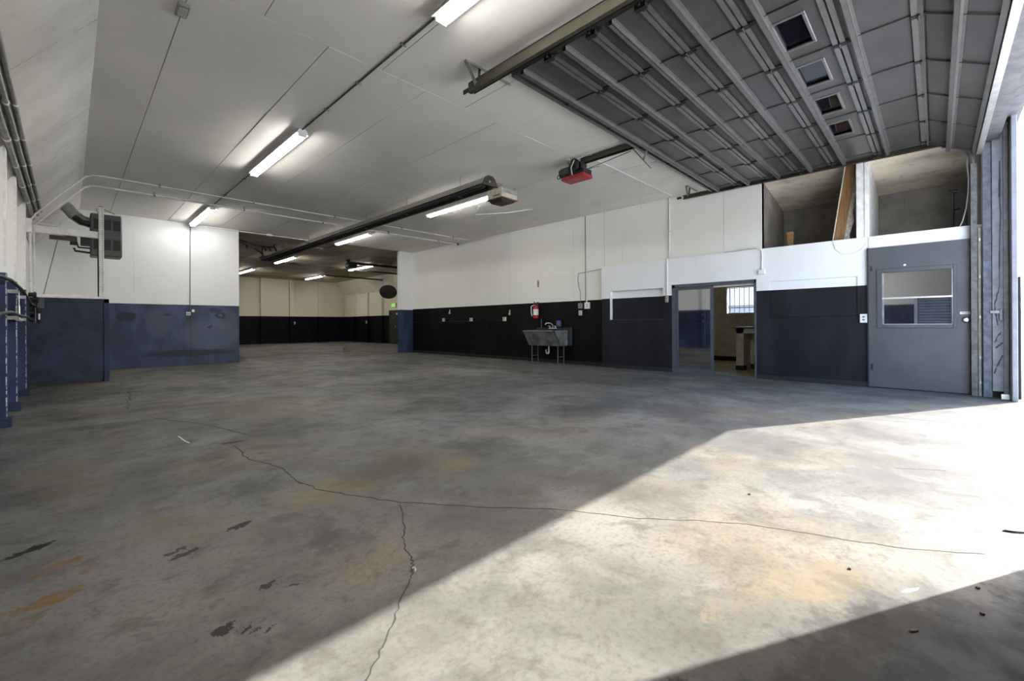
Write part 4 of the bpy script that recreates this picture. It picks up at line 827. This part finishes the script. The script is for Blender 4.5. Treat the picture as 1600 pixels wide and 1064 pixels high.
MB().box(8.7, 13.2, 18.25, 18.35, 3.78, 3.88).build('rail', 'black_metal', fo)
for x in (8.6, 10.6): MB().tube([(x, 18.3, 3.85), (x, 18.3, 4.0)], .012, 6).build('hanger', 'dark_grey_metal', fo)
for (y, z, lb) in ((20.0, 3.72, 'black far door track nearer the camera'), (23.2, 3.72, 'black far door track close to the exit door')):
    ft = empty('door_track', (11.5, y, z), lb, 'door track', 'black tracks in the next bay')
    MB().box(9.6, 13.1, y-.02, y+.02, z, z+.07).box(9.6, 13.1, y-.05, y+.02, z, z+.01).build('channel', 'black_metal', ft); MB().tube([(10.8, y, z+.05), (10.8, y, 4.0)], .012, 6).build('hanger', 'black_metal', ft)
fg = empty('gas_pipes', (5.0, 16.4, 3.5), 'tangled black gas pipes under the ceiling beside the tube heater end', 'pipes')
MB().tube([(3.9, 16.2, 3.90), (4.3, 16.2, 3.80), (4.6, 16.3, 3.80), (4.9, 16.4, 3.80), (5.02, 16.5, 3.82), (5.05, 16.6, 3.93)], .028, 8).build('main', 'black_metal', fg)
for (x, z) in ((4.1, 3.74), (4.65, 3.72), (4.8, 3.73), (4.98, 3.74)): MB().tube([(x, 16.3, 3.82), (x+.05, 16.3, z-.08)], .03, 8).build('drop', 'black_metal', fg)
MB().tube([(4.6, 16.3, 3.8), (4.75, 16.9, 3.7), (5.0, 17.6, 3.68), (5.07, 18.4, 3.68)], .022, 8).build('branch', 'black_metal', fg)
MB().tube([(4.0, 16.2, 3.93), (4.0, 16.2, 3.70)], .012, 6).tube([(3.85, 16.2, 3.86), (4.15, 16.2, 3.74)], .02, 6).build('valve', 'black_metal', fg)
vn = empty('ceiling_vent', (7.2, 21.2, 3.97), 'dark round vent on the ceiling of the next bay', 'vent')
MB().lathe([(.30, 0), (.33, .012), (.33, .02)], (7.2, 21.2, 3.975), 2, 20).build('ring', 'galvanized', vn); MB().lathe([(.05, 0), (.27, .004), (.27, .01)], (7.2, 21.2, 3.968), 2, 20).build('grille', 'heater_black', vn)
for (x, y, p, lb) in ((10.0, 29.0, 1.26, 'tiny white outlet on the black far wall post'), (13.2, 25.8, 1.3, 'tiny white outlet on the far side wall post')):
    o = empty('outlet', (x, y, p-.08), lb, 'outlet'); MB().box(x-.06, x+.02, y-.04, y+.04, p-.08, p+.08).build('plate', 'label_white', o, bevel=.006); MB().box(x-.065, x-.06, y-.02, y+.02, p-.04, p+.04).build('socket', 'ink', o)

# ------------------------------------------------------------------ debris on the floor
def debris(name, pts, h, mat, label, cat):
    mb = MB(); n = len(pts); cx = sum(p[0] for p in pts)/n; cy = sum(p[1] for p in pts)/n
    vs = [(x, y, 0) for x, y in pts] + [(cx+(x-cx)*.75, cy+(y-cy)*.75, h) for x, y in pts]
    mb.add(vs, [tuple(range(n))[::-1], tuple(range(n, 2*n))]+[(i, (i+1) % n, n+(i+1) % n, n+i) for i in range(n)]); return mb.build(name, mat, None, label=label, cat=cat)
def ring_pts(x, y, rx, ry, a, n=7, seed=0):
    q = random.Random(seed); return [(x+rx*math.cos(2*math.pi*k/n)*math.cos(a)*q.uniform(.75, 1.15)-ry*math.sin(2*math.pi*k/n)*math.sin(a), y+rx*math.cos(2*math.pi*k/n)*math.sin(a)+ry*math.sin(2*math.pi*k/n)*math.cos(a)*q.uniform(.75, 1.15)) for k in range(n)]
debris('pebble', ring_pts(1.075, 1.675, .014, .011, .3, 7, 1), .014, 'galvanized', 'small grey pebble sitting on the branching floor crack', 'pebble')
debris('paper_scrap', ring_pts(2.41, .08, .05, .010, -.55, 7, 2), .003, 'label_white', 'white paper scrap in the shaded corner by the sunlit floor', 'scrap')
debris('stick', ring_pts(3.45, -.30, .075, .008, -1.0, 7, 3), .010, 'black_metal', 'dark stick on the sunlit floor at the right edge', 'stick')
debris('dry_leaf', ring_pts(2.10, .06, .022, .009, -.6, 7, 4), .006, 'leaf', 'brown dry leaf largest in the shaded floor corner', 'leaf')
debris('dry_leaf.001', ring_pts(2.62, -.12, .012, .008, -.3, 7, 5), .006, 'leaf', 'brown dry leaf just right of the white scrap', 'leaf')
debris('dry_leaf.002', ring_pts(2.40, -.12, .012, .008, .3, 7, 6), .006, 'leaf', 'brown dry leaf toward the right photo edge in shade', 'leaf')
debris('pebble.001', ring_pts(2.43, .28, .012, .008, .3, 7, 7), .008, 'dark_grey_metal', 'tiny dark pebble on the sunlit floor above the tan stain', 'pebble')
debris('pebble.002', ring_pts(3.05, .86, .012, .010, .3, 7, 8), .008, 'dark_grey_metal', 'tiny dark pebble in the middle of the sunlit floor', 'pebble')

# ------------------------------------------------------------------ outside
hb = empty('neighbour_building', (45, 17, -.03), 'pale low building seen through the office window bars', 'building')
MB().box(40, 50, 4, 15, -.03, 2.6).build('walls', 'house_wall', hb); MB().prism([(39.4, 2.6), (45, 4.4), (50.6, 2.6)], 1, 3.5, 15.5).build('roof', 'house_roof', hb)
for y in (6, 9, 12): MB().box(39.9, 40.02, y, y+1.4, .9, 2.0).build('window', 'charcoal_paint', hb)
